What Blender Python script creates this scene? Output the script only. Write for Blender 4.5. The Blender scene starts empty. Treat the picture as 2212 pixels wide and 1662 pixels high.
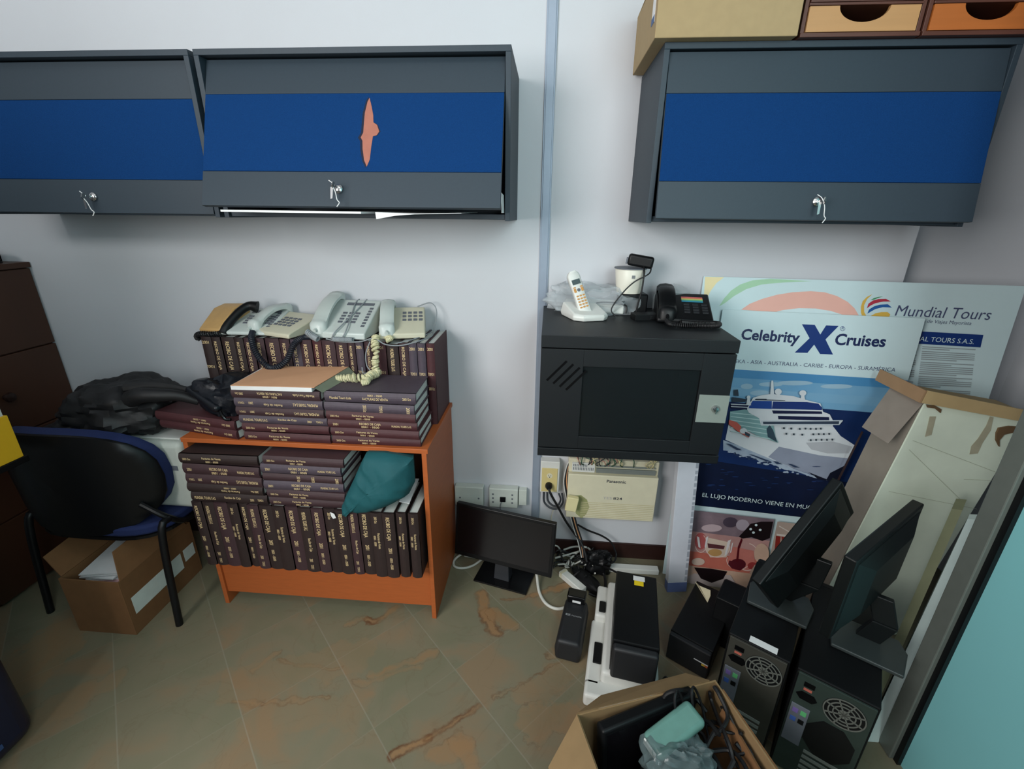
import bpy, bmesh, math, random
from mathutils import Vector, Matrix, Euler, noise
random.seed(7)
R = math.radians
S = bpy.context.scene
COL = S.collection
# ------------------------------------------------------------------ camera
CAM_F, CAM_YAW, CAM_PITCH, CAM_ROLL = 987.643, 0.074482, 0.356787, 0.011929
CAM_C = Vector((0.0, -1.88236, 1.59503))
IMG_W, IMG_H = 2212.0, 1662.0
_fw = Vector((-math.sin(CAM_YAW)*math.cos(CAM_PITCH), math.cos(CAM_YAW)*math.cos(CAM_PITCH), -math.sin(CAM_PITCH)))
_rt = Vector((math.cos(CAM_YAW), math.sin(CAM_YAW), 0.0))
_up = _rt.cross(_fw)
_r2 = _rt*math.cos(CAM_ROLL)+_up*math.sin(CAM_ROLL)
_u2 = _up*math.cos(CAM_ROLL)-_rt*math.sin(CAM_ROLL)
cam_d = bpy.data.cameras.new('camera')
cam_d.sensor_fit = 'HORIZONTAL'; cam_d.sensor_width = 36.0
cam_d.lens = CAM_F/IMG_W*36.0
cam_d.clip_start = 0.02
cam = bpy.data.objects.new('camera', cam_d); COL.objects.link(cam)
cam.matrix_world = Matrix(((_r2.x, _u2.x, -_fw.x, CAM_C.x), (_r2.y, _u2.y, -_fw.y, CAM_C.y), (_r2.z, _u2.z, -_fw.z, CAM_C.z), (0, 0, 0, 1)))
S.camera = cam
# ------------------------------------------------------------------ world, lights, exposure
S.view_settings.view_transform = 'Standard'; S.view_settings.look = 'None'
S.view_settings.gamma = 1.0; S.view_settings.use_curve_mapping = False
S.view_settings.exposure = -0.10
wd = bpy.data.worlds.new('room_ambient'); S.world = wd; wd.use_nodes = True
wd.node_tree.nodes['Background'].inputs[0].default_value = (0.62, 0.66, 0.72, 1)
wd.node_tree.nodes['Background'].inputs[1].default_value = 0.17
def area(name, loc, target, sx, sy, power, color):
    d = bpy.data.lights.new(name, 'AREA'); d.shape = 'RECTANGLE'; d.size = sx; d.size_y = sy
    d.energy = power; d.color = color
    o = bpy.data.objects.new(name, d); COL.objects.link(o); o.location = loc
    o.rotation_euler = (Vector(target)-Vector(loc)).to_track_quat('-Z', 'Y').to_euler()
    return o
area('daylight_window', (-1.75, -2.95, 1.95), (0.0, 0.0, 1.30), 1.3, 1.4, 84, (1.0, 0.985, 0.955))
area('second_window', (0.75, -2.95, 2.10), (0.9, 0.0, 1.30), 0.9, 1.2, 38, (0.86, 0.99, 1.0))
area('ceiling_light', (-0.3, -1.5, 2.96), (-0.2, -0.9, 0.0), 1.2, 0.6, 5, (1.0, 1.0, 0.97))

# ------------------------------------------------------------------ helpers
def ray(u, v): return (_fw+_r2*((u-IMG_W/2)/CAM_F)-_u2*((v-IMG_H/2)/CAM_F))
def at(u, v, **k):
    d = ray(u, v); a, val = next(iter(k.items())); i = 'xyz'.index(a)
    return CAM_C+d*((val-CAM_C[i])/d[i])

MATS = {}
def mat(name, col, rough=0.6, metal=0.0, var=0.06, scale=30.0, bump=0.0, bscale=200.0, alpha=None, trans=0.0, spec=0.5, col2=None, stretch=None, ior=1.45, coat=0.0):
    if name in MATS: return MATS[name]
    m = bpy.data.materials.new(name); m.use_nodes = True
    nt = m.node_tree; N = nt.nodes; L = nt.links
    b = N['Principled BSDF']
    c = tuple(x/255 for x in col)
    lin = lambda x: x/12.92 if x <= 0.04045 else ((x+0.055)/1.055)**2.4
    c = tuple(lin(x) for x in c)
    tc = N.new('ShaderNodeTexCoord'); mp = N.new('ShaderNodeMapping'); L.new(tc.outputs['Object'], mp.inputs[0])
    if stretch: mp.inputs['Scale'].default_value = stretch
    if var > 0:
        n = N.new('ShaderNodeTexNoise'); n.inputs['Scale'].default_value = scale; n.inputs['Detail'].default_value = 4
        L.new(mp.outputs[0], n.inputs['Vector'])
        r = N.new('ShaderNodeMix'); r.data_type = 'RGBA'
        if col2: ca = c; cb = tuple(lin(x/255) for x in col2)
        else: ca = tuple(x*(1-2*var) for x in c); cb = tuple(min(1, x*(1+2*var)) for x in c)
        r.inputs[6].default_value = (*ca, 1); r.inputs[7].default_value = (*cb, 1)
        L.new(n.outputs['Fac'], r.inputs[0]); L.new(r.outputs[2], b.inputs['Base Color'])
    else: b.inputs['Base Color'].default_value = (*c, 1)
    b.inputs['Roughness'].default_value = rough; b.inputs['Metallic'].default_value = metal
    b.inputs['Specular IOR Level'].default_value = spec; b.inputs['IOR'].default_value = ior
    b.inputs['Transmission Weight'].default_value = trans; b.inputs['Coat Weight'].default_value = coat
    if alpha is not None: b.inputs['Alpha'].default_value = alpha
    if bump > 0:
        n2 = N.new('ShaderNodeTexNoise'); n2.inputs['Scale'].default_value = bscale; n2.inputs['Detail'].default_value = 3
        L.new(mp.outputs[0], n2.inputs['Vector'])
        bp = N.new('ShaderNodeBump'); bp.inputs['Strength'].default_value = bump; bp.inputs['Distance'].default_value = 0.002
        L.new(n2.outputs['Fac'], bp.inputs['Height']); L.new(bp.outputs[0], b.inputs['Normal'])
    MATS[name] = m
    return m

def thing(name, label, cat, loc=(0, 0, 0), rot=(0, 0, 0), group=None):
    o = bpy.data.objects.new(name, None); COL.objects.link(o)
    o.empty_display_size = 0.05
    o.location = loc; o.rotation_euler = rot
    o['label'] = label; o['category'] = cat
    if group: o['group'] = group
    return o
def tag(o, label, cat, group=None):
    o['label'] = label; o['category'] = cat
    if group: o['group'] = group
    return o
def wmat(o):
    m = Matrix.LocRotScale(o.location, o.rotation_euler, o.scale)
    return wmat(o.parent) @ m if o.parent else m

class MB:
    def __init__(s): s.v = []; s.f = []; s.m = []
    def add(s, vs, fs, m=0):
        o = len(s.v); s.v += [Vector(p) for p in vs]; s.f += [tuple(i+o for i in f) for f in fs]; s.m += [m]*len(fs); return s
    def box(s, x0, x1, y0, y1, z0, z1, m=0, rot=None, piv=None):
        vs = [Vector((x, y, z)) for z in (z0, z1) for y in (y0, y1) for x in (x0, x1)]
        if rot is not None:
            c = Vector(piv) if piv is not None else sum(vs, Vector())/8
            M = rot if isinstance(rot, Matrix) else Euler(rot).to_matrix()
            vs = [M @ (p-c)+c for p in vs]
        return s.add(vs, [(0, 2, 3, 1), (4, 5, 7, 6), (0, 1, 5, 4), (2, 6, 7, 3), (0, 4, 6, 2), (1, 3, 7, 5)], m)
    def hexa(s, p, m=0):      # 8 points: bottom 4 ccw, top 4 ccw
        return s.add(p, [(3, 2, 1, 0), (4, 5, 6, 7), (0, 1, 5, 4), (1, 2, 6, 5), (2, 3, 7, 6), (3, 0, 4, 7)], m)
    def prism(s, poly, a0, a1, axis='x', m=0):   # poly of 2-tuples swept along an axis
        def mk(p, a):
            return {'x': (a, p[0], p[1]), 'y': (p[0], a, p[1]), 'z': (p[0], p[1], a)}[axis]
        n = len(poly); vs = [mk(p, a0) for p in poly]+[mk(p, a1) for p in poly]
        fs = [tuple(range(n))[::-1], tuple(range(n, 2*n))]+[(i, (i+1) % n, n+(i+1) % n, n+i) for i in range(n)]
        return s.add(vs, fs, m)
    def slab(s, pts, t, m=0):       # polygon of 3d points, extruded by vector t
        n = len(pts); t = Vector(t); vs = [Vector(p) for p in pts]; vs += [p+t for p in vs]
        return s.add(vs, [tuple(range(n))[::-1], tuple(range(n, 2*n))]+[(i, (i+1) % n, n+(i+1) % n, n+i) for i in range(n)], m)
    def poly(s, pts, m=0): return s.add(pts, [tuple(range(len(pts)))], m)
    def tube(s, pts, r, n=8, m=0, smooth=6, cap=True):
        pts = [Vector(p) for p in pts]
        if smooth and len(pts) > 2:
            out = []
            q = [2*pts[0]-pts[1]]+pts+[2*pts[-1]-pts[-2]]
            for i in range(1, len(q)-2):
                for k in range(smooth):
                    t = k/smooth
                    out.append(0.5*((2*q[i])+(q[i+1]-q[i-1])*t+(2*q[i-1]-5*q[i]+4*q[i+1]-q[i+2])*t*t+(3*q[i]-q[i-1]-3*q[i+1]+q[i+2])*t**3))
            out.append(pts[-1]); pts = out
        vs = []; fs = []; nrm = None
        for i, p in enumerate(pts):
            a = pts[max(i-1, 0)]; b = pts[min(i+1, len(pts)-1)]
            t = (b-a).normalized() if (b-a).length > 1e-9 else Vector((0, 0, 1))
            if nrm is None: nrm = t.orthogonal().normalized()
            nrm = (nrm-t*nrm.dot(t))
            nrm = nrm.normalized() if nrm.length > 1e-6 else t.orthogonal().normalized()
            bn = t.cross(nrm)
            rr = r(i/(len(pts)-1)) if callable(r) else r
            for k in range(n):
                a_ = 2*math.pi*k/n; vs.append(p+(nrm*math.cos(a_)+bn*math.sin(a_))*rr)
        for i in range(len(pts)-1):
            for k in range(n):
                fs.append((i*n+k, i*n+(k+1) % n, (i+1)*n+(k+1) % n, (i+1)*n+k))
        if cap: fs += [tuple(range(n))[::-1], tuple(range((len(pts)-1)*n, len(pts)*n))]
        return s.add(vs, fs, m)
    def lathe(s, prof, c=(0, 0, 0), n=24, m=0, M=None, cap=True):   # prof [(r,z)]
        vs = []; fs = []; c = Vector(c)
        for r, z in prof:
            for k in range(n):
                a = 2*math.pi*k/n; p = Vector((r*math.cos(a), r*math.sin(a), z))
                vs.append((M @ p if M is not None else p)+c)
        for i in range(len(prof)-1):
            for k in range(n): fs.append((i*n+k, i*n+(k+1) % n, (i+1)*n+(k+1) % n, (i+1)*n+k))
        if cap: fs += [tuple(range(n))[::-1], tuple(range((len(prof)-1)*n, len(prof)*n))]
        return s.add(vs, fs, m)
    def blob(s, c, rad, amp=0.1, sc=3.0, seed=0, nu=40, nv=24, m=0, floor=None, flat=1.0):
        c = Vector(c); vs = []; fs = []
        def sgn(a, e): return math.copysign(abs(a)**e, a)
        for j in range(nv+1):
            th = math.pi*j/nv
            for i in range(nu):
                ph = 2*math.pi*i/nu
                d = Vector((sgn(math.sin(th), flat)*sgn(math.cos(ph), flat), sgn(math.sin(th), flat)*sgn(math.sin(ph), flat), sgn(math.cos(th), flat)))
                q = d*sc*0.5+Vector((seed*3.1, seed*1.7, seed*5.3))
                k = 1+amp*(noise.noise(q)*1.2+(1-abs(noise.noise(q*1.9+Vector((9, 2, 4))))*2.2)*0.45+noise.noise(q*4.0)*0.25)
                p = Vector((d.x*rad[0], d.y*rad[1], d.z*rad[2]))*k+c
                if floor is not None and p.z < floor: p.z = floor+0.0005*noise.noise(p*40)
                vs.append(p)
        for j in range(nv):
            for i in range(nu): fs.append((j*nu+i, (j+1)*nu+i, (j+1)*nu+(i+1) % nu, j*nu+(i+1) % nu))
        return s.add(vs, fs, m)
    def coil(s, path, cr, wr, turns, n=6, m=0, seg=9, jit=0.0, seed=0):
        pts = [Vector(p) for p in path]; q = [2*pts[0]-pts[1]]+pts+[2*pts[-1]-pts[-2]]
        def cr_(i, t): return 0.5*((2*q[i])+(q[i+1]-q[i-1])*t+(2*q[i-1]-5*q[i]+4*q[i+1]-q[i+2])*t*t+(3*q[i]-q[i-1]-3*q[i+1]+q[i+2])*t**3)
        T = turns*seg; out = []; ns = len(pts)-1; nrm = None
        for k in range(T+1):
            g = k/T*ns; i = min(int(g), ns-1); t = g-i
            p = cr_(i+1, t); d = cr_(i+1, min(t+0.02, 1.02))-cr_(i+1, t-0.02); d.normalize()
            if nrm is None: nrm = d.orthogonal().normalized()
            nrm = (nrm-d*nrm.dot(d)).normalized(); bn = d.cross(nrm); a = 2*math.pi*k/seg
            rr = cr*(1+jit*noise.noise(p*60+Vector((seed, 0, 0))))
            out.append(p+(nrm*math.cos(a)+bn*math.sin(a))*rr)
        return s.tube(out, wr, n, m, smooth=0)
    def build(s, name, mats, parent=None, world=False, smooth=False, bevel=0.0, seg=2, sub=0, angle=35):
        vs = s.v
        if world and parent is not None:
            I = wmat(parent).inverted(); vs = [I @ p for p in vs]
        me = bpy.data.meshes.new(name); me.from_pydata([tuple(p) for p in vs], [], s.f)
        for mm in (mats if isinstance(mats, (list, tuple)) else [mats]): me.materials.append(mm)
        for i, p in enumerate(me.polygons): p.material_index = s.m[i]
        bm = bmesh.new(); bm.from_mesh(me); bmesh.ops.recalc_face_normals(bm, faces=bm.faces); bm.to_mesh(me); bm.free()
        o = bpy.data.objects.new(name, me); COL.objects.link(o)
        if parent is not None: o.parent = parent
        if bevel > 0:
            b = o.modifiers.new('bevel', 'BEVEL'); b.width = bevel; b.segments = seg; b.limit_method = 'ANGLE'; b.angle_limit = R(40)
        if sub: 
            b = o.modifiers.new('sub', 'SUBSURF'); b.levels = sub; b.render_levels = sub
        if smooth:
            for p in me.polygons: p.use_smooth = True
            try: me.set_sharp_from_angle(angle=R(angle))
            except Exception: pass
        return o

_TXT = {}
def text_geo(s, bold=0.0, shear=0.0):
    k = (s, bold, shear)
    if k in _TXT: return _TXT[k]
    cu = bpy.data.curves.new('t', 'FONT'); cu.body = s; cu.size = 1.0; cu.offset = bold; cu.shear = shear; cu.resolution_u = 3
    ob = bpy.data.objects.new('t', cu); COL.objects.link(ob)
    dg = bpy.context.evaluated_depsgraph_get()
    me = bpy.data.meshes.new_from_object(ob.evaluated_get(dg))
    vs = [v.co.copy() for v in me.vertices]; fs = [tuple(p.vertices) for p in me.polygons]
    bpy.data.objects.remove(ob); bpy.data.curves.remove(cu); bpy.data.meshes.remove(me)
    w0 = min(v.x for v in vs); w1 = max(v.x for v in vs)
    vs = [Vector((v.x-w0, v.y, 0)) for v in vs]
    _TXT[k] = (vs, fs, w1-w0); return _TXT[k]
# warm the text cache while the scene is still almost empty
for _s in ('FACTURAS DE VENTA', 'Mundial Tours Ltda.', 'RECIBO DE CAJA', 'MUNDIAL TOURS S.A.S.', 'Facturas de Venta', 'Recibo de Caja', '0001 - 0500', '2003 Oct', 'TOMO II', '2001'): text_geo(_s, 0.0)
def put_text(mb, s, org, ex, ey, length=None, height=None, bold=0.0, shear=0.0, m=0):
    vs, fs, w = text_geo(s, bold, shear)
    sx = length/w if length else height
    sy = height if height else sx
    org = Vector(org); ex = Vector(ex); ey = Vector(ey)
    mb.add([org+ex*(v.x*sx)+ey*(v.y*sy) for v in vs], fs, m)

# ------------------------------------------------------------------ materials
M_wall = mat('wall_paint', (200, 202, 207), 0.75, var=0.02, scale=2.5, bump=0.08, bscale=350)
M_white = mat('white_plastic', (214, 215, 210), 0.35, var=0.02)
M_alu = mat('pale_aluminium', (150, 162, 178), 0.35, metal=0.25, var=0.03)
M_black = mat('black_plastic', (13, 14, 16), 0.42, var=0.1, spec=0.35)
M_blackg = mat('black_gloss', (9, 9, 11), 0.2, var=0.05, spec=0.4)
M_rubber = mat('black_cable', (20, 20, 22), 0.5, var=0.05)
M_grey = mat('grey_laminate', (42, 54, 64), 0.55, var=0.05, scale=120)
M_blue = mat('blue_fabric', (15, 54, 103), 0.9, var=0.16, scale=420, bump=0.5, bscale=700, spec=0.1)
M_chrome = mat('chrome', (200, 200, 200), 0.18, metal=1.0, var=0.0)
M_steel = mat('grey_steel', (140, 146, 142), 0.42, metal=0.35, var=0.05)
M_orange = mat('cherry_laminate', (170, 88, 42), 0.5, var=0.08, scale=14, stretch=(1, 1, 8))
M_brownwood = mat('brown_laminate', (66, 38, 24), 0.5, var=0.10, scale=8, stretch=(1, 1, 0.2))
M_darkwood = mat('dark_skirting_wood', (46, 24, 20), 0.5, var=0.15, scale=20)
M_card = mat('cardboard', (160, 138, 102), 0.85, var=0.05, scale=40)
M_cardd = mat('cardboard_dark', (118, 82, 50), 0.85, var=0.07, scale=30)
M_cardg = mat('grey_cardboard', (150, 142, 130), 0.9, var=0.12, scale=9)
M_cardw = mat('stained_white_cardboard', (222, 234, 216), 0.88, var=0.10, scale=6)
M_book = [mat('maroon_bookcloth', (60, 40, 44), 0.62, var=0.10, scale=60, bump=0.15, bscale=900),
          mat('plum_bookcloth', (74, 64, 74), 0.6, var=0.10, scale=60, bump=0.15, bscale=900),
          mat('wine_bookcloth', (70, 36, 40), 0.62, var=0.10, scale=60, bump=0.15, bscale=900),
          mat('dark_brown_bookcloth', (44, 31, 30), 0.62, var=0.10, scale=60, bump=0.15, bscale=900)]
M_page = mat('page_edges', (200, 203, 198), 0.85, var=0.10, scale=8, stretch=(1, 1, 60))
M_gold = mat('gold_foil', (234, 206, 156), 0.45, metal=0.0, var=0.10, scale=90)
M_cream = mat('cream_plastic', (214, 208, 182), 0.4, var=0.03)
M_beige = mat('beige_plastic', (206, 196, 160), 0.45, var=0.04)
M_phone = mat('grey_white_plastic', (196, 200, 196), 0.4, var=0.03)
M_key = mat('grey_keys', (96, 100, 108), 0.5, var=0.05)
M_tan = mat('tan_plastic', (190, 152, 98), 0.45, var=0.06)
M_paper = mat('paper', (222, 222, 222), 0.9, var=0.03)
M_navy = mat('navy_cloth', (18, 24, 46), 0.8, var=0.12, scale=300)
M_gbox = mat('printed_grey', (120, 124, 126), 0.8, var=0.05)

# ------------------------------------------------------------------ setting
def struct(o): o['kind'] = 'structure'; return o
def floor_material():
    m = bpy.data.materials.new('marble_tiles'); m.use_nodes = True
    nt = m.node_tree; N = nt.nodes; L = nt.links; b = N['Principled BSDF']
    def math_(op, a, bb=None, clamp=False):
        n = N.new('ShaderNodeMath'); n.operation = op; n.use_clamp = clamp
        for i, x in enumerate((a, bb)):
            if x is None: continue
            if isinstance(x, (int, float)): n.inputs[i].default_value = x
            else: L.new(x, n.inputs[i])
        return n.outputs[0]
    tc = N.new('ShaderNodeTexCoord'); sep = N.new('ShaderNodeSeparateXYZ'); L.new(tc.outputs['Object'], sep.inputs[0])
    X, Y = sep.outputs[0], sep.outputs[1]
    a = math_('DIVIDE', math_('ADD', math_('ADD', X, Y), 0.965+0.455*40), 0.455)
    c = math_('DIVIDE', math_('ADD', math_('SUBTRACT', X, Y), -0.386+0.455*40), 0.455)
    def line(t):
        f = math_('FRACT', t); d = math_('MINIMUM', f, math_('SUBTRACT', 1.0, f))
        n = N.new('ShaderNodeMapRange'); n.inputs[1].default_value = 0.003; n.inputs[2].default_value = 0.009
        n.inputs[3].default_value = 1.0; n.inputs[4].default_value = 0.0; L.new(d, n.inputs[0]); return n.outputs[0]
    grout = math_('MAXIMUM', line(a), math_('MULTIPLY', line(c), 0.45))
    comb = N.new('ShaderNodeCombineXYZ'); L.new(math_('FLOOR', a), comb.inputs[0]); L.new(math_('FLOOR', c), comb.inputs[1])
    wn = N.new('ShaderNodeTexWhiteNoise'); L.new(comb.outputs[0], wn.inputs['Vector'])
    off = N.new('ShaderNodeVectorMath'); off.operation = 'MULTIPLY_ADD'
    L.new(wn.outputs['Color'], off.inputs[0]); off.inputs[1].default_value = (9, 9, 9); L.new(tc.outputs['Object'], off.inputs[2])
    n1 = N.new('ShaderNodeTexNoise'); n1.inputs['Scale'].default_value = 3.2; n1.inputs['Detail'].default_value = 6; n1.inputs['Distortion'].default_value = 1.2
    L.new(off.outputs[0], n1.inputs['Vector'])
    cr = N.new('ShaderNodeValToRGB'); L.new(n1.outputs['Fac'], cr.inputs[0])
    e = cr.color_ramp.elements
    e[0].position = 0.38; e[0].color = (0.178, 0.168, 0.108, 1); e[1].position = 0.66; e[1].color = (0.235, 0.168, 0.100, 1)
    x = e.new(0.52); x.color = (0.198, 0.176, 0.116, 1)
    # fine veins
    n2 = N.new('ShaderNodeTexNoise'); n2.inputs['Scale'].default_value = 2.4; n2.inputs['Detail'].default_value = 8; n2.inputs['Distortion'].default_value = 2.2
    L.new(off.outputs[0], n2.inputs['Vector'])
    v = math_('ABSOLUTE', math_('SUBTRACT', n2.outputs['Fac'], 0.5))
    mr = N.new('ShaderNodeMapRange'); mr.inputs[1].default_value = 0.0; mr.inputs[2].default_value = 0.012; mr.inputs[3].default_value = 0.16; mr.inputs[4].default_value = 0.0
    L.new(v, mr.inputs[0])
    mx = N.new('ShaderNodeMix'); mx.data_type = 'RGBA'; L.new(mr.outputs[0], mx.inputs[0]); L.new(cr.outputs[0], mx.inputs[6]); mx.inputs[7].default_value = (0.13, 0.075, 0.04, 1)
    colr = mx.outputs[2]
    # broad ochre bands that cross particular tiles
    nd = N.new('ShaderNodeTexNoise'); nd.inputs['Scale'].default_value = 11; nd.inputs['Detail'].default_value = 6; L.new(tc.outputs['Object'], nd.inputs['Vector'])
    nd2 = N.new('ShaderNodeTexNoise'); nd2.inputs['Scale'].default_value = 26; nd2.inputs['Detail'].default_value = 4; nd2.inputs['Distortion'].default_value = 2; L.new(tc.outputs['Object'], nd2.inputs['Vector'])
    wv = N.new('ShaderNodeTexNoise'); wv.inputs['Scale'].default_value = 7; wv.inputs['Detail'].default_value = 7; wv.inputs['Roughness'].default_value = 0.62; L.new(tc.outputs['Object'], wv.inputs['Vector'])
    ws = N.new('ShaderNodeSeparateXYZ'); L.new(wv.outputs['Color'], ws.inputs[0])
    X = math_('ADD', X, math_('MULTIPLY', math_('SUBTRACT', ws.outputs[0], 0.5), 0.13)); Y = math_('ADD', Y, math_('MULTIPLY', math_('SUBTRACT', ws.outputs[1], 0.5), 0.13))
    for (p, q, w, k, edge) in VEINS:
        p = Vector((p[0], p[1], 0)); q = Vector((q[0], q[1], 0)); d = q-p; l2 = d.dot(d)
        t = math_('DIVIDE', math_('ADD', math_('MULTIPLY', math_('SUBTRACT', X, p.x), d.x), math_('MULTIPLY', math_('SUBTRACT', Y, p.y), d.y)), l2, )
        t = math_('MINIMUM', math_('MAXIMUM', t, 0.0), 1.0)
        dx = math_('SUBTRACT', X, math_('ADD', math_('MULTIPLY', t, d.x), p.x)); dy = math_('SUBTRACT', Y, math_('ADD', math_('MULTIPLY', t, d.y), p.y))
        dist = math_('SQRT', math_('ADD', math_('MULTIPLY', dx, dx), math_('MULTIPLY', dy, dy)))
        ww = math_('MULTIPLY', math_('ADD', math_('MULTIPLY', nd.outputs['Fac'], 2.4), -0.2), w)
        s = math_('SUBTRACT', ww, dist)      # >0 inside
        m1 = N.new('ShaderNodeMapRange'); m1.inputs[1].default_value = -0.001; m1.inputs[2].default_value = 0.016; m1.inputs[3].default_value = 0.0; m1.inputs[4].default_value = k
        L.new(s, m1.inputs[0])
        mixc = N.new('ShaderNodeMix'); mixc.data_type = 'RGBA'; L.new(math_('MULTIPLY', m1.outputs[0], math_('ADD', math_('MULTIPLY', nd2.outputs['Fac'], 0.7), 0.55), True), mixc.inputs[0]); L.new(colr, mixc.inputs[6]); mixc.inputs[7].default_value = (0.29, 0.165, 0.078, 1)
        m2 = N.new('ShaderNodeMapRange'); m2.inputs[1].default_value = 0.0; m2.inputs[2].default_value = edge; m2.inputs[3].default_value = 1.0; m2.inputs[4].default_value = 0.0
        L.new(math_('ABSOLUTE', math_('SUBTRACT', s, edge*0.5)), m2.inputs[0])
        mixe = N.new('ShaderNodeMix'); mixe.data_type = 'RGBA'; L.new(math_('MULTIPLY', math_('MULTIPLY', m2.outputs[0], k*0.95), math_('MULTIPLY', math_('SUBTRACT', ws.outputs[2], 0.36), 3.6, True), True), mixe.inputs[0]); L.new(mixc.outputs[2], mixe.inputs[6]); mixe.inputs[7].default_value = (0.12, 0.05, 0.022, 1)
        colr = mixe.outputs[2]
    mg = N.new('ShaderNodeMix'); mg.data_type = 'RGBA'; L.new(math_('MULTIPLY', grout, 0.24), mg.inputs[0]); L.new(colr, mg.inputs[6]); mg.inputs[7].default_value = (0.36, 0.35, 0.29, 1)
    L.new(mg.outputs[2], b.inputs['Base Color'])
    b.inputs['Roughness'].default_value = 0.38; b.inputs['Specular IOR Level'].default_value = 0.35
    return m
def fp(u, v): p = at(u, v, z=0.0); return (p.x, p.y)
VEINS = [(fp(800, 1455), fp(940, 1412), 0.0204, 0.62, 0.0034), (fp(760, 1478), fp(900, 1440), 0.0153, 0.50, 0.0034),
         (fp(1035, 1290), fp(1050, 1330), 0.0272, 1.00, 0.0115), (fp(1050, 1330), fp(1075, 1370), 0.0306, 1.00, 0.0115), (fp(1070, 1330), fp(1105, 1350), 0.0340, 0.78, 0.0023),
         (fp(1085, 1300), fp(1150, 1285), 0.0085, 1.00, 0.0069), (fp(1150, 1285), fp(1225, 1265), 0.0187, 1.00, 0.0057),
         (fp(800, 1340), fp(862, 1313), 0.0136, 0.95, 0.0080), (fp(760, 1345), fp(820, 1335), 0.0119, 0.56, 0.0034),
         (fp(845, 1636), fp(930, 1590), 0.0204, 1.00, 0.0103), (fp(930, 1590), fp(1035, 1530), 0.0119, 1.00, 0.0103),
         (fp(940, 1640), fp(1000, 1610), 0.0345, 0.62, 0.0046), (fp(1000, 1600), fp(1020, 1662), 0.0306, 0.67, 0.0046),
         (fp(1150, 1500), fp(1230, 1430), 0.0633, 0.31, 0.0023), (fp(1160, 1570), fp(1210, 1560), 0.0690, 0.47, 0.0034), (fp(1070, 1510), fp(1220, 1420), 0.0068, 0.67, 0.0046),
         (fp(1190, 1415), fp(1222, 1390), 0.0170, 0.78, 0.0057),
         (fp(505, 1515), fp(560, 1520), 0.0119, 0.78, 0.0069), (fp(560, 1520), fp(700, 1515), 0.0085, 0.56, 0.0046), (fp(540, 1450), fp(610, 1405), 0.0102, 0.56, 0.0046), (fp(610, 1420), fp(740, 1440), 0.0068, 0.56, 0.0046),
         (fp(520, 1480), fp(760, 1420), 0.0862, 0.25, 0.0011), (fp(560, 1560), fp(760, 1540), 0.0690, 0.20, 0.0011),
         (fp(60, 1560), fp(230, 1480), 0.0575, 0.34, 0.0034), (fp(20, 1480), fp(130, 1380), 0.1035, 0.45, 0.0023)]
mb = MB(); mb.box(-3.2, 2.4, -3.4, 0.25, -0.05, 0.0); struct(mb.build('floor', floor_material()))
mb = MB(); mb.box(-3.2, 1.35, 0.0, 0.22, 0.0, 3.0); struct(mb.build('wall_back', M_wall))
mb = MB(); mb.box(1.35, 2.3, 0.10, 0.22, 0.0, 3.0); struct(mb.build('wall_back_alcove', M_wall))
mb = MB(); mb.box(-2.95, -2.75, -1.2, 0.0, 0.0, 3.0); struct(mb.build('wall_left', M_wall))
mb = MB(); mb.box(1.95, 2.15, -0.84, 0.10, 0.0, 3.0); struct(mb.build('wall_right_alcove', M_wall))
mb = MB(); mb.box(-3.2, 2.4, -3.4, 0.25, 3.0, 3.08); struct(mb.build('ceiling', M_wall))
mb = MB(); mb.box(-2.6, -1.53, -1.70, -1.62, 0.0, 1.92); struct(mb.build('shade_blocker_left', M_wall))  # unseen slab added behind the camera to shade the left side
mb = MB(); mb.box(0.35, 1.15, -2.26, -2.18, 0.0, 1.50); struct(mb.build('shade_blocker_right', M_wall))  # second added slab, out of view, keeps light off the lower right
# aluminium cover strip at the panel joint of the back wall
mb = MB(); mb.box(-0.038, 0.0, -0.008, 0.0, 0.0, 3.0); mb.box(-0.033, -0.005, -0.011, -0.008, 0.0, 3.0); struct(mb.build('trim_1', M_alu, bevel=0.0015))
mb = MB(); mb.box(-2.75, 1.35, -0.014, 0.0, 0.0, 0.075); mb.box(-2.75, 1.35, -0.010, 0.0, 0.075, 0.080); struct(mb.build('baseboard_back', M_darkwood))
# partition at the right: frosted panel in a grey post with a dark gasket
M_panel = mat('frosted_panel', (128, 192, 196), 0.45, var=0.04, scale=1.5)
mb = MB(); mb.box(1.152, 1.20, -3.0, -0.868, 0.0, 3.0); struct(mb.build('wall_right', M_panel))
M_post = mat('dark_grey_frame', (112, 118, 112), 0.45, metal=0.3, var=0.05)
mb = MB(); mb.box(1.128, 1.20, -0.852, -0.80, 0.0, 3.0); struct(mb.build('trim_2', M_post, bevel=0.003))
mb = MB(); mb.box(1.140, 1.20, -0.869, -0.8525, 0.0, 3.0); struct(mb.build('trim_3', M_black))
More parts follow.
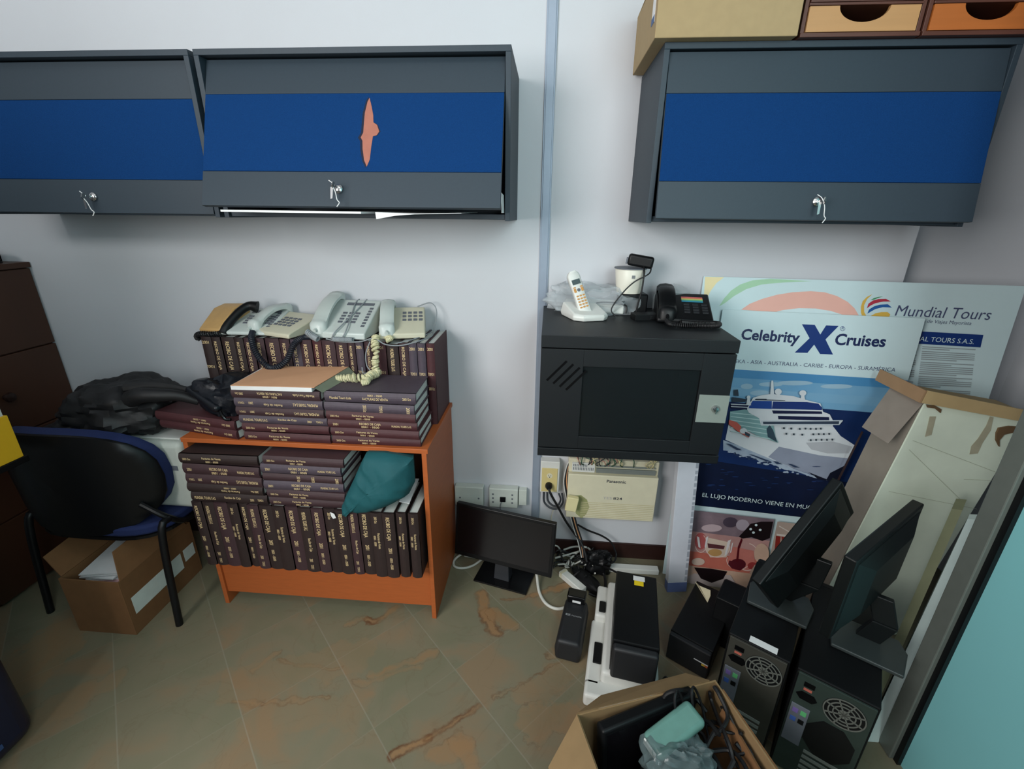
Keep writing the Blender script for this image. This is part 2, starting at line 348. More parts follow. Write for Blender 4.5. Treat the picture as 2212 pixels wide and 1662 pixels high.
# ------------------------------------------------------------------ overhead cabinets
CZ0, CZ1, CY = 1.574, 2.044, -0.345
def key_set(parent, x, y, z, tilt):
    """lock cylinder with a key and a loop of string, in the door's own frame"""
    lk = MB(); Mx = Matrix.Rotation(R(90), 3, 'X')
    lk.lathe([(0.0, 0), (0.013, 0.0), (0.0135, 0.006), (0.010, 0.009), (0.006, 0.011), (0.0, 0.011)], (x, y, z), 20, M=Mx)
    k = lk.build('lock', M_chrome, parent, smooth=True)
    kb = MB()
    kb.box(x-0.0015, x+0.0015, y-0.030, y-0.010, z-0.002, z+0.002)
    pts = [(x-0.001, y-0.030, z+0.008), (x-0.001, y-0.042, z+0.006), (x-0.001, y-0.046, z-0.006), (x-0.001, y-0.040, z-0.013), (x-0.001, y-0.029, z-0.010)]
    kb.slab(pts, (0.0022, 0, 0))
    kb.slab([(x-0.011, y-0.031, z-0.006), (x-0.003, y-0.031, z-0.005), (x-0.004, y-0.030, z-0.038), (x-0.010, y-0.030, z-0.040)], (0, 0.0015, 0))
    kb.build('key', M_chrome, k)
    st = MB(); st.tube([(x, y-0.038, z-0.008), (x+0.006, y-0.034, z-0.022), (x+0.010, y-0.030, z-0.042), (x+0.016, y-0.028, z-0.050), (x+0.009, y-0.028, z-0.062)], 0.0013, 6)
    st.tube([(x, y-0.036, z-0.006), (x-0.006, y-0.032, z+0.006), (x-0.017, y-0.030, z+0.014)], 0.0012, 6)
    st.build('string', M_paper, k)
def cabinet(x0, x1, tilt, lockx, label, torn=False, dl=0.018, dr=0.018, H=0.44, rec=0.030):
    t = thing('overhead_cabinet', label, 'cabinet', ((x0+x1)/2, 0, CZ0), group='grey overhead cabinets with blue doors')
    xa, xb = -(x1-x0)/2, (x1-x0)/2; h = CZ1-CZ0; b = MB()
    b.box(xa, xb, CY, -0.002, h-0.016, h); b.box(xa, xa+0.016, CY, -0.002, 0.0, h-0.016); b.box(xb-0.016, xb, CY, -0.002, 0.0, h-0.016)
    b.box(xa+0.016, xb-0.016, -0.012, -0.002, 0.0, h-0.016)
    b.box(xa+0.016, xb-0.016, CY+0.012, -0.012, 0.004, 0.020)
    b.build('carcass', M_grey, t, bevel=0.0012)
    # flap door hinged at its top edge
    dw0, dw1 = xa+dl, xb-dr
    d = MB(); hr, hb = 0.235*H, 0.765*H          # fabric from hr to hb below the hinge
    d.box(dw0, dw1, 0.0, 0.016, -hr, 0.0); d.box(dw0, dw1, 0.0, 0.016, -H, -hb); d.box(dw0, dw1, 0.004, 0.016, -hb, -hr)
    door = d.build('door', M_grey, t, bevel=0.001)
    door.location = (0, CY+rec, h-0.020); door.rotation_euler = (-R(tilt), 0, 0)
    f = MB(); f.box(dw0+0.001, dw1-0.001, -0.0005, 0.0038, -hb+0.001, -hr-0.001)
    f.build('fabric_panel', M_blue, door, bevel=0.0008)
    lx = lockx-(x0+x1)/2
    key_set(door, lx, -0.0005, -0.885*H, tilt)
    if torn:
        cx = -0.548-(x0+x1)/2
        px = [(792, 240), (797, 214), (801, 205), (806, 225), (810, 245), (811, 262), (819, 268), (824, 283), (819, 292), (811, 294), (808, 320), (806, 348), (800, 365), (794, 350), (790, 325), (789, 305), (785, 297), (790, 286), (791, 262)]
        pts = [(cx+(u-800)*0.00142, (285-v)*0.00127-0.5*(hr+hb)) for u, v in px]
        cxm = sum(q_[0] for q_ in pts)/len(pts); czm = sum(q_[1] for q_ in pts)/len(pts)
        fr = MB(); fr.slab([(cxm+(a-cxm)*1.22-0.003, -0.0008, czm+(b_-czm)*1.03) for a, b_ in pts], (0, 0.0004, 0)); fr.build('frayed_edge', M_navy, door)
        tp = MB(); tp.slab([(a, -0.0012, b_) for a, b_ in pts], (0, 0.0006, 0)); tp.build('torn_patch', mat('bare_board', (164, 104, 88), 0.9, var=0.08), door)['label'] = 'salmon bare board showing through torn fabric'
        for s_ in (-1, 1):
            pass
    return t
cabinet(-2.044, -1.094, 4.2, -1.525, 'grey overhead cabinet with whole blue door at the left edge of the view', H=0.442)
cabinet(-1.078, -0.128, 20.0, -0.631, 'grey overhead cabinet whose torn blue door hangs ajar, paper poking out', torn=True, dl=0.018, dr=0.018)
cabinet(0.297, 1.222, 8.2, 0.769, 'grey overhead cabinet with intact blue door under the cardboard box', dl=0.018, dr=0.018, rec=0.012)
# papers poking out below the ajar door
def sheet(name, label, pts, mat_=M_paper, t=(0, 0, -0.0012), group=None, cat='paper'):
    c = sum((Vector(p) for p in pts), Vector())/len(pts)
    r = MB().slab([Vector(p)-c for p in pts], t).build(name, mat_); r.location = c
    return tag(r, label, cat, group)
sheet('paper_sheaf', 'flat white papers jutting out below the left half of the torn ajar door', [(-1.0, -0.470, 1.598), (-0.56, -0.475, 1.597), (-0.545, -0.10, 1.600), (-1.0, -0.10, 1.600)], t=(0, 0, -0.006))
sheet('paper_sheet', 'curled white sheet drooping under the ajar torn door, right half', [(-0.52, -0.465, 1.596), (-0.515, -0.475, 1.578), (-0.46, -0.472, 1.588), (-0.40, -0.47, 1.593), (-0.26, -0.468, 1.597), (-0.26, -0.15, 1.600), (-0.52, -0.15, 1.600)], t=(0, 0, -0.0015))
sheet('paper_sheet', 'white paper corner sticking out at the right end of the ajar door', [(-0.150, -0.40, 1.655), (-0.147, -0.43, 1.628), (-0.146, -0.425, 1.598), (-0.148, -0.33, 1.598), (-0.150, -0.33, 1.65)], t=(0.0012, 0, 0))

# ------------------------------------------------------------------ things on the right cabinet
t = thing('cardboard_box', 'tan cardboard carton on the right cabinet, overhanging its left end', 'box', (0.447, -0.198, CZ1+0.0005))
b = MB(); b.box(-0.185, 0.185, -0.178, 0.178, 0, 0.162); b.build('carton', M_card, t, bevel=0.002)
b = MB(); b.box(-0.185, 0.185, -0.178, -0.002, 0.163, 0.166, rot=(R(2), 0, 0)); b.box(-0.185, 0.185, 0.002, 0.178, 0.163, 0.166, rot=(R(-2), 0, 0)); b.build('top_flaps', M_card, t)
b = MB(); b.box(-0.1862, -0.1852, -0.150, -0.110, 0.045, 0.125); b.build('label_sticker', M_paper, t)['label'] = 'white shipping sticker'
b = MB(); b.box(-0.1868, -0.1862, -0.150, -0.110, 0.045, 0.062); b.build('sticker_band', mat('sticker_blue', (70, 96, 140), 0.7), t)
M_walnut = mat('walnut_veneer', (84, 50, 40), 0.4, var=0.12, scale=12, stretch=(0.4, 1, 8))
def organiser(x0, x1, label, col):
    t = thing('desk_drawer_organiser', label, 'drawer unit', ((x0+x1)/2, -0.20, CZ1+0.0005), group='wooden drawer organisers on the right cabinet')
    w = (x1-x0)/2; yf = -0.165; b = MB()
    b.box(-w, w, yf, 0.15, 0, 0.010); b.box(-w, -w+0.010, yf+0.004, 0.15, 0.01, 0.20); b.box(w-0.010, w, yf+0.004, 0.15, 0.01, 0.20)
    b.box(-w+0.01, w-0.01, 0.14, 0.15, 0.01, 0.2)
    for z in (0.072, 0.134, 0.196): b.box(-w+0.01, w-0.01, yf, 0.14, z-0.003, z+0.003)
    b.build('frame', M_walnut, t, bevel=0.001)
    for k, (z0, z1) in enumerate(((0.012, 0.068), (0.077, 0.130), (0.139, 0.192))):
        d = MB(); r = w*0.42; n = 18; y0 = yf+0.002
        top = [(r*math.cos(math.pi-math.pi*i/n), z1-0.036*math.sin(math.pi*i/n)) for i in range(n+1)]
        pl = [(-w+0.013, z0), (w-0.013, z0), (w-0.013, z1)]+[(p[0], p[1]) for p in top[::-1]]+[(-w+0.013, z1)]
        d.prism(pl, y0, y0+0.010, 'y')
        d.box(-w+0.014, -w+0.020, y0+0.01, 0.12, z0, z1-0.02); d.box(w-0.020, w-0.014, y0+0.01, 0.12, z0, z1-0.02); d.box(-w+0.014, w-0.014, y0+0.01, 0.12, z0, z0+0.004)
        d.build('drawer', col if k == 0 else M_walnut, t)
organiser(0.643, 0.944, 'wooden drawer organiser with pale tan lower drawer, beside the cardboard carton', mat('pale_beech', (178, 134, 88), 0.45, var=0.06, scale=10, stretch=(0.4, 1, 8)))
organiser(0.950, 1.250, 'wooden drawer organiser with bright orange lower drawer, at the cabinet right end', mat('orange_beech', (168, 94, 42), 0.4, var=0.08, scale=10, stretch=(0.4, 1, 8)))

# ------------------------------------------------------------------ wall rack cabinet
RX0, RX1, RY, RZ0, RZ1 = -0.0135, 0.5865, -0.497, 0.822, 1.245
M_rack = mat('black_powder_coat', (20, 23, 26), 0.5, var=0.05, scale=400, bump=0.15, bscale=900, spec=0.4)
t = thing('wall_rack_cabinet', 'black wall mounted network rack cabinet with phones on top', 'rack cabinet', ((RX0+RX1)/2, -0.25, RZ0))
w = 0.30; yf, yb = RY+0.25, 0.249; h = RZ1-RZ0; b = MB()
b.box(-w, w, yf, yb, h-0.040, h); b.box(-w, w, yf, yb, 0.0, 0.030)
b.box(-w, -w+0.004, yf+0.026, yb, 0.030, h-0.04); b.box(w-0.004, w, yf+0.026, yb, 0.030, h-0.04); b.box(-w+0.004, w-0.004, yb-0.004, yb, 0.03, h-0.04)
b.build('casing', M_rack, t, bevel=0.0015)
d = MB(); z0, z1 = 0.033, h-0.044; y0, y1 = yf+0.002, yf+0.024
d.box(-w+0.002, -w+0.135, y0, y1, z0, z1); d.box(w-0.10, w-0.002, y0, y1, z0, z1); d.box(-w+0.135, w-0.10, y0, y1, z1-0.055, z1); d.box(-w+0.135, w-0.10, y0, y1, z0, z0+0.045)
door = d.build('door', M_rack, t, bevel=0.001)
g = MB(); g.box(-w+0.136, w-0.101, y0+0.008, y0+0.012, z0+0.046, z1-0.056)
g.build('tinted_pane', mat('smoked_glass', (22, 27, 29), 0.22, var=0.0, trans=0.0, alpha=0.86), door)
v = MB()
for k in range(4):
    cx, cz = -w+0.052+0.021*k, z1-0.072-0.010*k
    v.box(cx-0.045, cx+0.045, y0-0.0012, y0+0.0005, cz-0.0035, cz+0.0035, rot=(0, R(-48), 0))
v.build('vent_slots', M_blackg, door)
v = MB()
for sx in (-0.175, 0.175): v.box(sx-0.022, sx+0.022, yf+0.07, yf+0.075, z0+0.02, z1-0.02); v.box(sx-0.022, sx-0.018, yf+0.07, yf+0.12, z0+0.02, z1-0.02)
v.build('mounting_rail', M_black, t)
l = MB(); l.box(w-0.095, w-0.001, yf-0.001, yf+0.0022, 0.150, 0.245); lk = l.build('lock_plate', mat('grey_plate', (132, 140, 134), 0.5, var=0.03), door, bevel=0.0008)
l = MB(); l.lathe([(0, 0), (0.012, 0), (0.012, 0.004), (0.008, 0.010), (0, 0.011)], (w-0.040, yf-0.001, 0.200), 20, M=Matrix.Rotation(R(90), 3, 'X')); l.box(w-0.041, w-0.039, yf-0.012, yf-0.002, 0.185, 0.195); l.build('lock', M_chrome, lk, smooth=True)

# ------------------------------------------------------------------ phones (generic builder)
def desk_phone(label, loc, rz, w=0.20, d=0.215, hf=0.022, hb=0.085, body=M_phone, hand=M_phone, keys=M_key, rows=4, cols=3, kx=0.06, handset=True, side=0.06, disp=None, name='desk_phone', group=None, kp=(0.05, 0.13), kw=0.085, extra=True, cord=None):
    t = thing(name, label, 'telephone', loc, (0, 0, R(rz)), group)
    # wedge shaped body: profile in y,z
    b = MB(); s = (hb-hf)/(d*0.86)
    prof = [(-d/2, 0.004), (-d/2, hf), (-d/2+0.012, hf+0.006), (d/2-0.03, hb), (d/2-0.006, hb-0.012), (d/2, 0.03), (d/2, 0.004)]
    b.prism(prof, -w/2, w/2, 'x')
    b.build('body', body, t, bevel=0.005, seg=3, smooth=True)
    ang = math.atan2(hb-hf-0.006, d-0.042)
    def top(y): return hf+0.006+(y+d/2-0.012)*math.tan(ang)
    k = MB(); x0 = -w/2+side+0.022
    for r_ in range(rows):
        for c_ in range(cols):
            kxx = x0+kw*(c_+0.5)/cols; ky = -d/2+kp[0]+(kp[1]-kp[0])*(r_+0.5)/rows
            k.box(kxx-kw/cols*0.33, kxx+kw/cols*0.33, ky-(kp[1]-kp[0])/rows*0.30, ky+(kp[1]-kp[0])/rows*0.30, top(ky)-0.003, top(ky)+0.003, rot=(ang, 0, 0))
    k.build('keypad', keys, t, bevel=0.001)
    if extra:
        e = MB(); y = d/2-0.055
        e.box(x0, w/2-0.02, y-0.008, y+0.008, top(y)-0.002, top(y)+0.0015, rot=(ang, 0, 0))
        for i in range(7):
            yy = -d/2+0.04+0.016*i; e.box(w/2-0.030, w/2-0.016, yy-0.005, yy+0.005, top(yy)-0.002, top(yy)+0.002, rot=(ang, 0, 0))
        e.build('label_strip', disp or M_key, t)
    if handset:
        # cradle and arched handset running front to back on the left
        hx = -w/2+side*0.5; n = 26; hs = MB(); rings = []
        for i in range(n+1):
            u = i/n; y = -d/2-0.004+u*(d+0.0)
            arch = math.sin(math.pi*min(max((u-0.12)/0.76, 0), 1))
            endp = max(0.0, 1-min(u, 1-u)/0.22)
            th = 0.017+0.020*min(1, endp*1.3)
            zc = (top(y) if y < d/2-0.03 else hb-0.004)+0.012+0.022*arch**0.8
            ww = side*0.5*(0.86+0.14*endp)
            rim = 0.55 if i in (0, n) else (0.85 if i in (1, n-1) else 1.0)
            rings.append([(hx-ww*rim, y, zc-th*0.55+0.004), (hx-ww*rim, y, zc+th*0.35*rim), (hx-ww*0.7*rim, y, zc+th*0.62*rim), (hx, y, zc+th*0.72*rim), (hx+ww*0.7*rim, y, zc+th*0.62*rim), (hx+ww*rim, y, zc+th*0.35*rim), (hx+ww*rim, y, zc-th*0.55+0.004), (hx, y, zc-th*0.6+0.004)])
        vs = [p for r_ in rings for p in r_]; m_ = 8
        fs = [(i*m_+q, i*m_+(q+1) % m_, (i+1)*m_+(q+1) % m_, (i+1)*m_+q) for i in range(n) for q in range(m_)]
        fs += [tuple(range(m_))[::-1], tuple(range(n*m_, n*m_+m_))]
        hs.add(vs, fs); ho = hs.build('handset', hand, t, smooth=True, angle=60)
        j = MB(); j.tube([(hx, -d/2-0.016, hf+0.008), (hx, -d/2-0.002, hf+0.012)], 0.006, 8); j.build('cord_plug', cord or hand, ho, smooth=True)
    return t, top

# black desk phone on the rack, turned slightly
RT = RZ1+0.0005
pt, _ = desk_phone('black desk phone with rainbow strip on the rack cabinet', (0.487, -0.200, RT), -8, w=0.185, d=0.20, hf=0.018, hb=0.082, body=M_black, hand=M_black, keys=mat('dark_keys', (34, 36, 40), 0.5), rows=4, cols=3, kp=(0.035, 0.10), kw=0.09, side=0.065, extra=False)
rb = MB()
for k, c in enumerate(('r', 'o', 'y', 'g', 'b')):
    y0 = 0.040-0.0065*k; z = 0.018+0.006+(y0+0.10-0.012)*math.tan(math.atan2(0.058, 0.158))
    rb.box(-0.005, 0.068, y0-0.0034, y0+0.0034, z-0.001, z+0.0015, k, rot=(math.atan2(0.058, 0.158), 0, 0))
rb.build('rainbow_strip', [mat('strip_red', (206, 96, 104), 0.5), mat('strip_orange', (222, 140, 96), 0.5), mat('strip_yellow', (208, 200, 110), 0.5), mat('strip_green', (96, 180, 130), 0.5), mat('strip_blue', (54, 140, 170), 0.5)], pt)['label'] = 'rainbow coloured card strip'
cc = MB(); cc.coil([(0.405, -0.318, RT+0.018), (0.42, -0.345, RT+0.010), (0.50, -0.352, RT+0.010), (0.56, -0.345, RT+0.010), (0.578, -0.325, RT+0.012), (0.56, -0.308, RT+0.011), (0.50, -0.315, RT+0.011), (0.455, -0.317, RT+0.014)], 0.0065, 0.0022, 95)
tag(cc.build('coil_cord', M_rubber, smooth=True), 'black coiled cord looped in front of the black desk phone', 'cord')
# cordless phone in its white base
t = thing('cordless_phone', 'white cordless phone with amber keys standing in its base', 'telephone', (0.142, -0.225, RT), (0, 0, R(14)))
b = MB(); pts = [(-0.060, -0.045), (-0.030, -0.068), (0.045, -0.062), (0.066, -0.040), (0.050, 0.055), (-0.075, 0.060)]
o_ = len(pts); b.add([(x, y, 0.0) for x, y in pts]+[(x*1.05, y*1.05, 0.014) for x, y in pts]+[(x*0.96, y*0.96, 0.024 if y < 0 else 0.050) for x, y in pts],
      [tuple(range(6))[::-1]]+[(i, (i+1) % 6, 6+(i+1) % 6, 6+i) for i in range(6)]+[(6+i, 6+(i+1) % 6, 12+(i+1) % 6, 12+i) for i in range(6)]+[tuple(range(12, 18))])
b.build('base', M_white, t, bevel=0.004, seg=3, smooth=True)
hd = bpy.data.objects.new('handset', None)
hb_ = MB(); n = 22
for_r = []
for i in range(n+1):
    u = i/n; ww = 0.0235*(1-0.10*math.sin(math.pi*u)); 
    if u > 0.86: ww *= math.sqrt(max(0.02, 1-((u-0.86)/0.14)**2*0.75))
    for_r.append([(-ww, -0.009, u*0.158), (-ww*0.8, -0.013, u*0.158), (ww*0.8, -0.013, u*0.158), (ww, -0.009, u*0.158), (ww, 0.007, u*0.158), (ww*0.7, 0.013, u*0.158), (-ww*0.7, 0.013, u*0.158), (-ww, 0.007, u*0.158)])
vs = [p for r_ in for_r for p in r_]
hb_.add(vs, [(i*8+q, i*8+(q+1) % 8, (i+1)*8+(q+1) % 8, (i+1)*8+q) for i in range(n) for q in range(8)]+[tuple(range(8))[::-1], tuple(range(n*8, n*8+8))])
ho = hb_.build('handset', M_white, t, smooth=True, angle=50)
bpy.data.objects.remove(hd)
ho.location = (-0.008, -0.018, 0.018); ho.rotation_euler = (R(-24), R(-15), R(4))
k = MB(); k.box(-0.015, 0.015, -0.0145, -0.0125, 0.108, 0.126); k.build('screen', mat('lcd', (70, 82, 84), 0.2), ho)
k = MB()
for r_ in range(5):
    for c_ in (-1, 0, 1): k.box(c_*0.0115-0.0042, c_*0.0115+0.0042, -0.0145, -0.0125, 0.024+0.0105*r_-0.0028, 0.024+0.0105*r_+0.0028)
k.box(-0.018, -0.009, -0.0145, -0.0125, 0.080, 0.094); k.box(0.009, 0.018, -0.0145, -0.0125, 0.080, 0.094); k.box(-0.018, -0.008, -0.0145, -0.0125, 0.096, 0.100); k.box(0.008, 0.018, -0.0145, -0.0125, 0.096, 0.100)
k.build('keys', mat('amber_keys', (196, 140, 72), 0.4), ho, bevel=0.0008)['label'] = 'amber keys'
k = MB(); k.lathe([(0, 0), (0.006, 0), (0.006, 0.0025), (0, 0.0025)], (0, -0.0122, 0.087), 14, M=Matrix.Rotation(R(90), 3, 'X')); k.build('navigation_key', M_key, ho)
# white router in a clear plastic bag behind it
t = thing('router', 'white router lying in the plastic bag behind the cordless phone', 'router', (0.185, -0.10, RT+0.003), (0, 0, R(-4)))
b = MB(); b.box(-0.115, 0.105, -0.06, 0.05, 0.0, 0.035); b.build('casing', M_white, t, bevel=0.006, seg=3, smooth=True)
b = MB(); b.tube([(-0.02, -0.066, 0.005), (0.0, -0.070, 0.040), (0.06, -0.068, 0.045), (0.11, -0.066, 0.035), (0.112, -0.07, 0.006)], 0.003, 7); b.build('power_cord', M_rubber, t, smooth=True)
M_bag = mat('clear_plastic', (205, 212, 216), 0.22, var=0.0, alpha=0.34, bump=0.9, bscale=28)
b = MB(); b.blob((0.175, -0.095, RT+0.030), (0.150, 0.085, 0.062), 0.35, 4.0, 3, floor=RT+0.0008, flat=0.75)
tag(b.build('plastic_bag', M_bag, smooth=True), 'crumpled clear plastic bag around the router on the rack', 'bag')
# white round camera on a black box, webcam laid on top
b = MB(); b.box(-0.050, 0.050, -0.04, 0.04, 0.0, 0.076); o = b.build('power_adapter_box', M_black, bevel=0.006, smooth=True); o.location = (0.322, -0.105, RT); o.rotation_euler = (0, 0, R(5))
tag(o, 'black box under the white round camera on the rack', 'box')
t = thing('dome_camera', 'white cylindrical camera housing standing on a black box', 'camera', (0.306, -0.105, RT+0.0765))
b = MB(); b.lathe([(0.0, 0), (0.044, 0), (0.050, 0.03), (0.056, 0.084), (0.054, 0.088), (0.0, 0.088)], n=36); b.build('housing', mat('camera_white', (226, 222, 208), 0.4, var=0.02), t, smooth=True)
b = MB(); b.lathe([(0.0, 0.0885), (0.060, 0.0885), (0.060, 0.092), (0.0, 0.094)], n=36); b.build('base_disc', M_key, t, smooth=True)
b = MB(); b.box(-0.002, 0.009, -0.0555, -0.051, 0.058, 0.069); b.build('sticker', M_gbox, t)
t = thing('webcam', 'black webcam lying on the white cylindrical camera', 'camera', (0.335, -0.115, RT+0.172), (0, R(8), R(-12)))
b = MB(); b.box(-0.046, 0.046, -0.018, 0.018, 0.0, 0.042); b.build('body', M_black, t, bevel=0.009, seg=3, smooth=True)
b = MB(); b.box(-0.052, -0.046, -0.010, 0.010, 0.004, 0.026); b.build('clip', M_key, t)
b = MB(); b.tube([(0.348, -0.136, RT+0.175), (0.344, -0.168, RT+0.15), (0.342, -0.172, RT+0.10), (0.335, -0.17, RT+0.05), (0.33, -0.165, RT+0.004)], 0.0032, 7)
b.tube([(0.375, -0.130, RT+0.178), (0.36, -0.175, RT+0.155), (0.31, -0.180, RT+0.125), (0.27, -0.19, RT+0.085), (0.235, -0.20, RT+0.03), (0.25, -0.205, RT+0.004)], 0.0025, 7)
tag(b.build('webcam_cable', M_rubber, smooth=True), 'thin black cable hanging from the webcam over the white camera', 'cable')
b = MB(); b.lathe([(0.066, 0.0), (0.074, 0.02), (0.072, 0.055), (0.058, 0.088), (0.03, 0.105), (0.004, 0.110), (0.002, 0.108), (0.029, 0.102), (0.056, 0.086), (0.070, 0.054), (0.072, 0.02), (0.064, 0.0)], n=40)
o = b.build('clear_dome', mat('clear_dome_plastic', (225, 232, 234), 0.06, var=0.0, alpha=0.16), smooth=True); o.location = (0.478, -0.025, RT); o.rotation_euler = (0, 0, 0)
o.location.y = -0.08
tag(o, 'clear plastic camera dome behind the black desk phone', 'dome')
b = MB(); b.box(-0.045, 0.045, -0.025, 0.025, 0.0, 0.022); b.box(0.01, 0.04, -0.027, -0.024, 0.004, 0.018); o = b.build('network_adapter', M_black, bevel=0.003); o.location = (0.352, -0.225, RT); o.rotation_euler = (0, 0, R(12))
tag(o, 'small dark adapter left of the black desk phone', 'adapter')
# ------------------------------------------------------------------ printed boards
class Board:
    """a flat printed board; its own frame has x to the right, y up the board, z out of its face"""
    def __init__(s, name, label, cat, tl, yaw, lean, w, h, th, mat_):
        s.ex = Vector((math.cos(yaw), -math.sin(yaw), 0)); dn = Vector((0, -lean, -1)); dn -= s.ex*dn.dot(s.ex); dn.normalize()
        s.ey = -dn; s.n = s.ex.cross(s.ey).normalized(); s.o = Vector(tl); s.w, s.h = w, h
        s.t = thing(name, label, cat); base = s.o-s.ey*h
        M = Matrix(((s.ex.x, s.ey.x, s.n.x, base.x), (s.ex.y, s.ey.y, s.n.y, base.y), (s.ex.z, s.ey.z, s.n.z, base.z), (0, 0, 0, 1)))
        s.t.location = base; s.t.rotation_euler = M.to_euler()
        s.mats = []
        MB().box(0, w, 0, h, -th, 0.0).build('board', mat_, s.t, bevel=0.0006)
        s.lev = 0
    def px(s, u, v):
        d = ray(u, v); k = (s.o-CAM_C).dot(s.n)/d.dot(s.n); q = CAM_C+d*k-s.o
        return Vector((q.dot(s.ex), s.h+q.dot(s.ey), 0))
    def part(s, name, label=None):
        s.mb = MB(); s.ml = []; s.pn = name; s.pl = label
    def mi(s, m):
        if m not in s.ml: s.ml.append(m)
        return s.ml.index(m)
    def clip(s, p): return Vector((min(max(p.x, 0.0), s.w), min(max(p.y, 0.0), s.h), 0))
    def poly(s, pts, m, local=False):
        s.lev += 1; z = 0.00012*s.lev
        q = [Vector((p[0], p[1], 0)) if local else s.clip(s.px(*p)) for p in pts]
        s.mb.poly([(p.x, p.y, z) for p in q], s.mi(m))
    def ell(s, c, ru, rv, m, n=20, a0=0, a1=360):
        s.poly([(c[0]+ru*math.cos(R(a0+(a1-a0)*i/n)), c[1]+rv*math.sin(R(a0+(a1-a0)*i/n))) for i in range(n+(0 if a1-a0 == 360 else 1))], m)
    def text(s, txt, p0, p1, m, bold=0.0, shear=0.0, hscale=1.0):
        s.lev += 1; a = s.px(*p0); b = s.px(*p1); e = (b-a); L_ = e.length; e.normalize(); f = Vector((-e.y, e.x, 0))
        vs, fs, w = text_geo(txt, bold, shear); k = L_/w
        s.mb.add([a+e*(v.x*k)+f*(v.y*k*hscale)+Vector((0, 0, 0.00012*s.lev)) for v in vs], fs, s.mi(m))
    def done(s, parent=None):
        o = s.mb.build(s.pn, s.ml, s.t)
        if s.pl: o['label'] = s.pl
        return o
def z6(x, y): return (1480+x/3.0219, 580+y/3.0219)
def z8(x, y): return (1480+x/3.462, 780+y/3.462)
def ink(name, col, var=0.03, col2=None, scale=12): return mat('ink_'+name, col, 0.45, var=var, col2=col2, scale=scale)
I_w = ink('white', (206, 226, 230)); I_navy = ink('navy', (18, 52, 118)); I_txt = ink('slate', (70, 78, 110)); I_grey = ink('grey', (150, 162, 166))
M_board = mat('poster_board', (200, 222, 226), 0.5, var=0.01)
# tall company board behind
tl = at(1520, 597, y=-0.010)
bd = Board('sign_board', 'large white travel agency board with coloured swooshes, leaning behind the cruise poster', 'sign', tl, R(5.0), 0.07, 1.09, 1.385, 0.005, M_board)
P = lambda *a: [z6(x, y) for x, y in a]
bd.part('swooshes')
bd.poly(P((130, 55), (255, 58), (205, 95), (165, 150), (135, 215), (118, 260)), ink('yellow', (232, 218, 168)))
bd.poly(P((222, 248), (255, 195), (300, 145), (360, 105), (440, 78), (560, 68), (830, 84), (640, 92), (500, 105), (400, 135), (320, 180), (262, 225)), ink('mint', (164, 206, 172)))
bd.poly(P((365, 270), (420, 232), (500, 200), (600, 172), (700, 156), (820, 149), (910, 156), (990, 180), (1060, 218), (1105, 260), (1135, 310), (1000, 300), (640, 290)), ink('salmon', (230, 178, 164)))
bd.poly(P((560, 292), (640, 272), (740, 260), (850, 262), (950, 278), (1020, 300), (1010, 330), (600, 320)), I_w)
bd.done()
bd.part('logo')
bd.poly(P((1158, 320), (1147, 290), (1147, 250), (1158, 215), (1185, 187), (1222, 168), (1188, 200), (1168, 240), (1168, 285), (1185, 315)), ink('logo_yellow', (216, 176, 78)))
bd.poly(P((1208, 208), (1232, 194), (1262, 186), (1292, 184), (1262, 192), (1236, 203)), ink('logo_green', (60, 140, 90)))
bd.poly(P((1185, 262), (1196, 230), (1225, 210), (1262, 200), (1310, 199), (1342, 216), (1290, 217), (1240, 228), (1208, 244)), ink('logo_red', (178, 50, 70)))
bd.poly(P((1188, 296), (1200, 268), (1232, 248), (1270, 237), (1322, 234), (1349, 256), (1290, 253), (1240, 266), (1212, 282)), ink('logo_blue', (36, 92, 160)))
bd.poly(P((1208, 312), (1240, 294), (1280, 285), (1320, 285), (1338, 300), (1330, 318), (1260, 330), (1225, 328)), ink('logo_yellow'  , (216, 176, 78)))
bd.done()
bd.part('lettering')
bd.text('Mundial Tours', z6(1366, 308), z6(1986, 337), I_txt, 0.0, 0.12, 1.05)
bd.text('Agencia de Viajes Mayorista', z6(1450, 349), z6(1864, 370), I_txt, 0.0, 0.12)
bd.done()
bd.part('blue_band')
bd.poly(P((1300, 398), (1945, 434), (1926, 516), (1284, 478)), I_navy)
bd.text('MUNDIAL TOURS S.A.S.', z6(1372, 465), z6(1880, 494), I_w, 0.0, 0.0, 1.0)
bd.done()
bd.part('small_print')
random.seed(3)
def para(x0, x1, y0, n, sl=0.056, dy=12.5):
    for i in range(n):
        y = y0+i*dy; xe = x1 if i < n-1 else x0+(x1-x0)*random.uniform(0.4, 0.9)
        sk = -0.245*(y-500)*0.55
        bd.poly(P((x0+sk, y), (xe+sk, y+(xe-x0)*sl), (xe+sk-1, y+(xe-x0)*sl+6), (x0+sk-1, y+6)), I_grey)
for y0, n in ((508, 2), (538, 5), (608, 2), (632, 5), (700, 2), (724, 4), (782, 3), (832, 4)): para(1548, 1895, y0, n)
for y0, n in ((502, 3), (556, 2), (592, 4), (656, 5), (730, 3)): para(1400, 1512, y0, n)
bd.done()
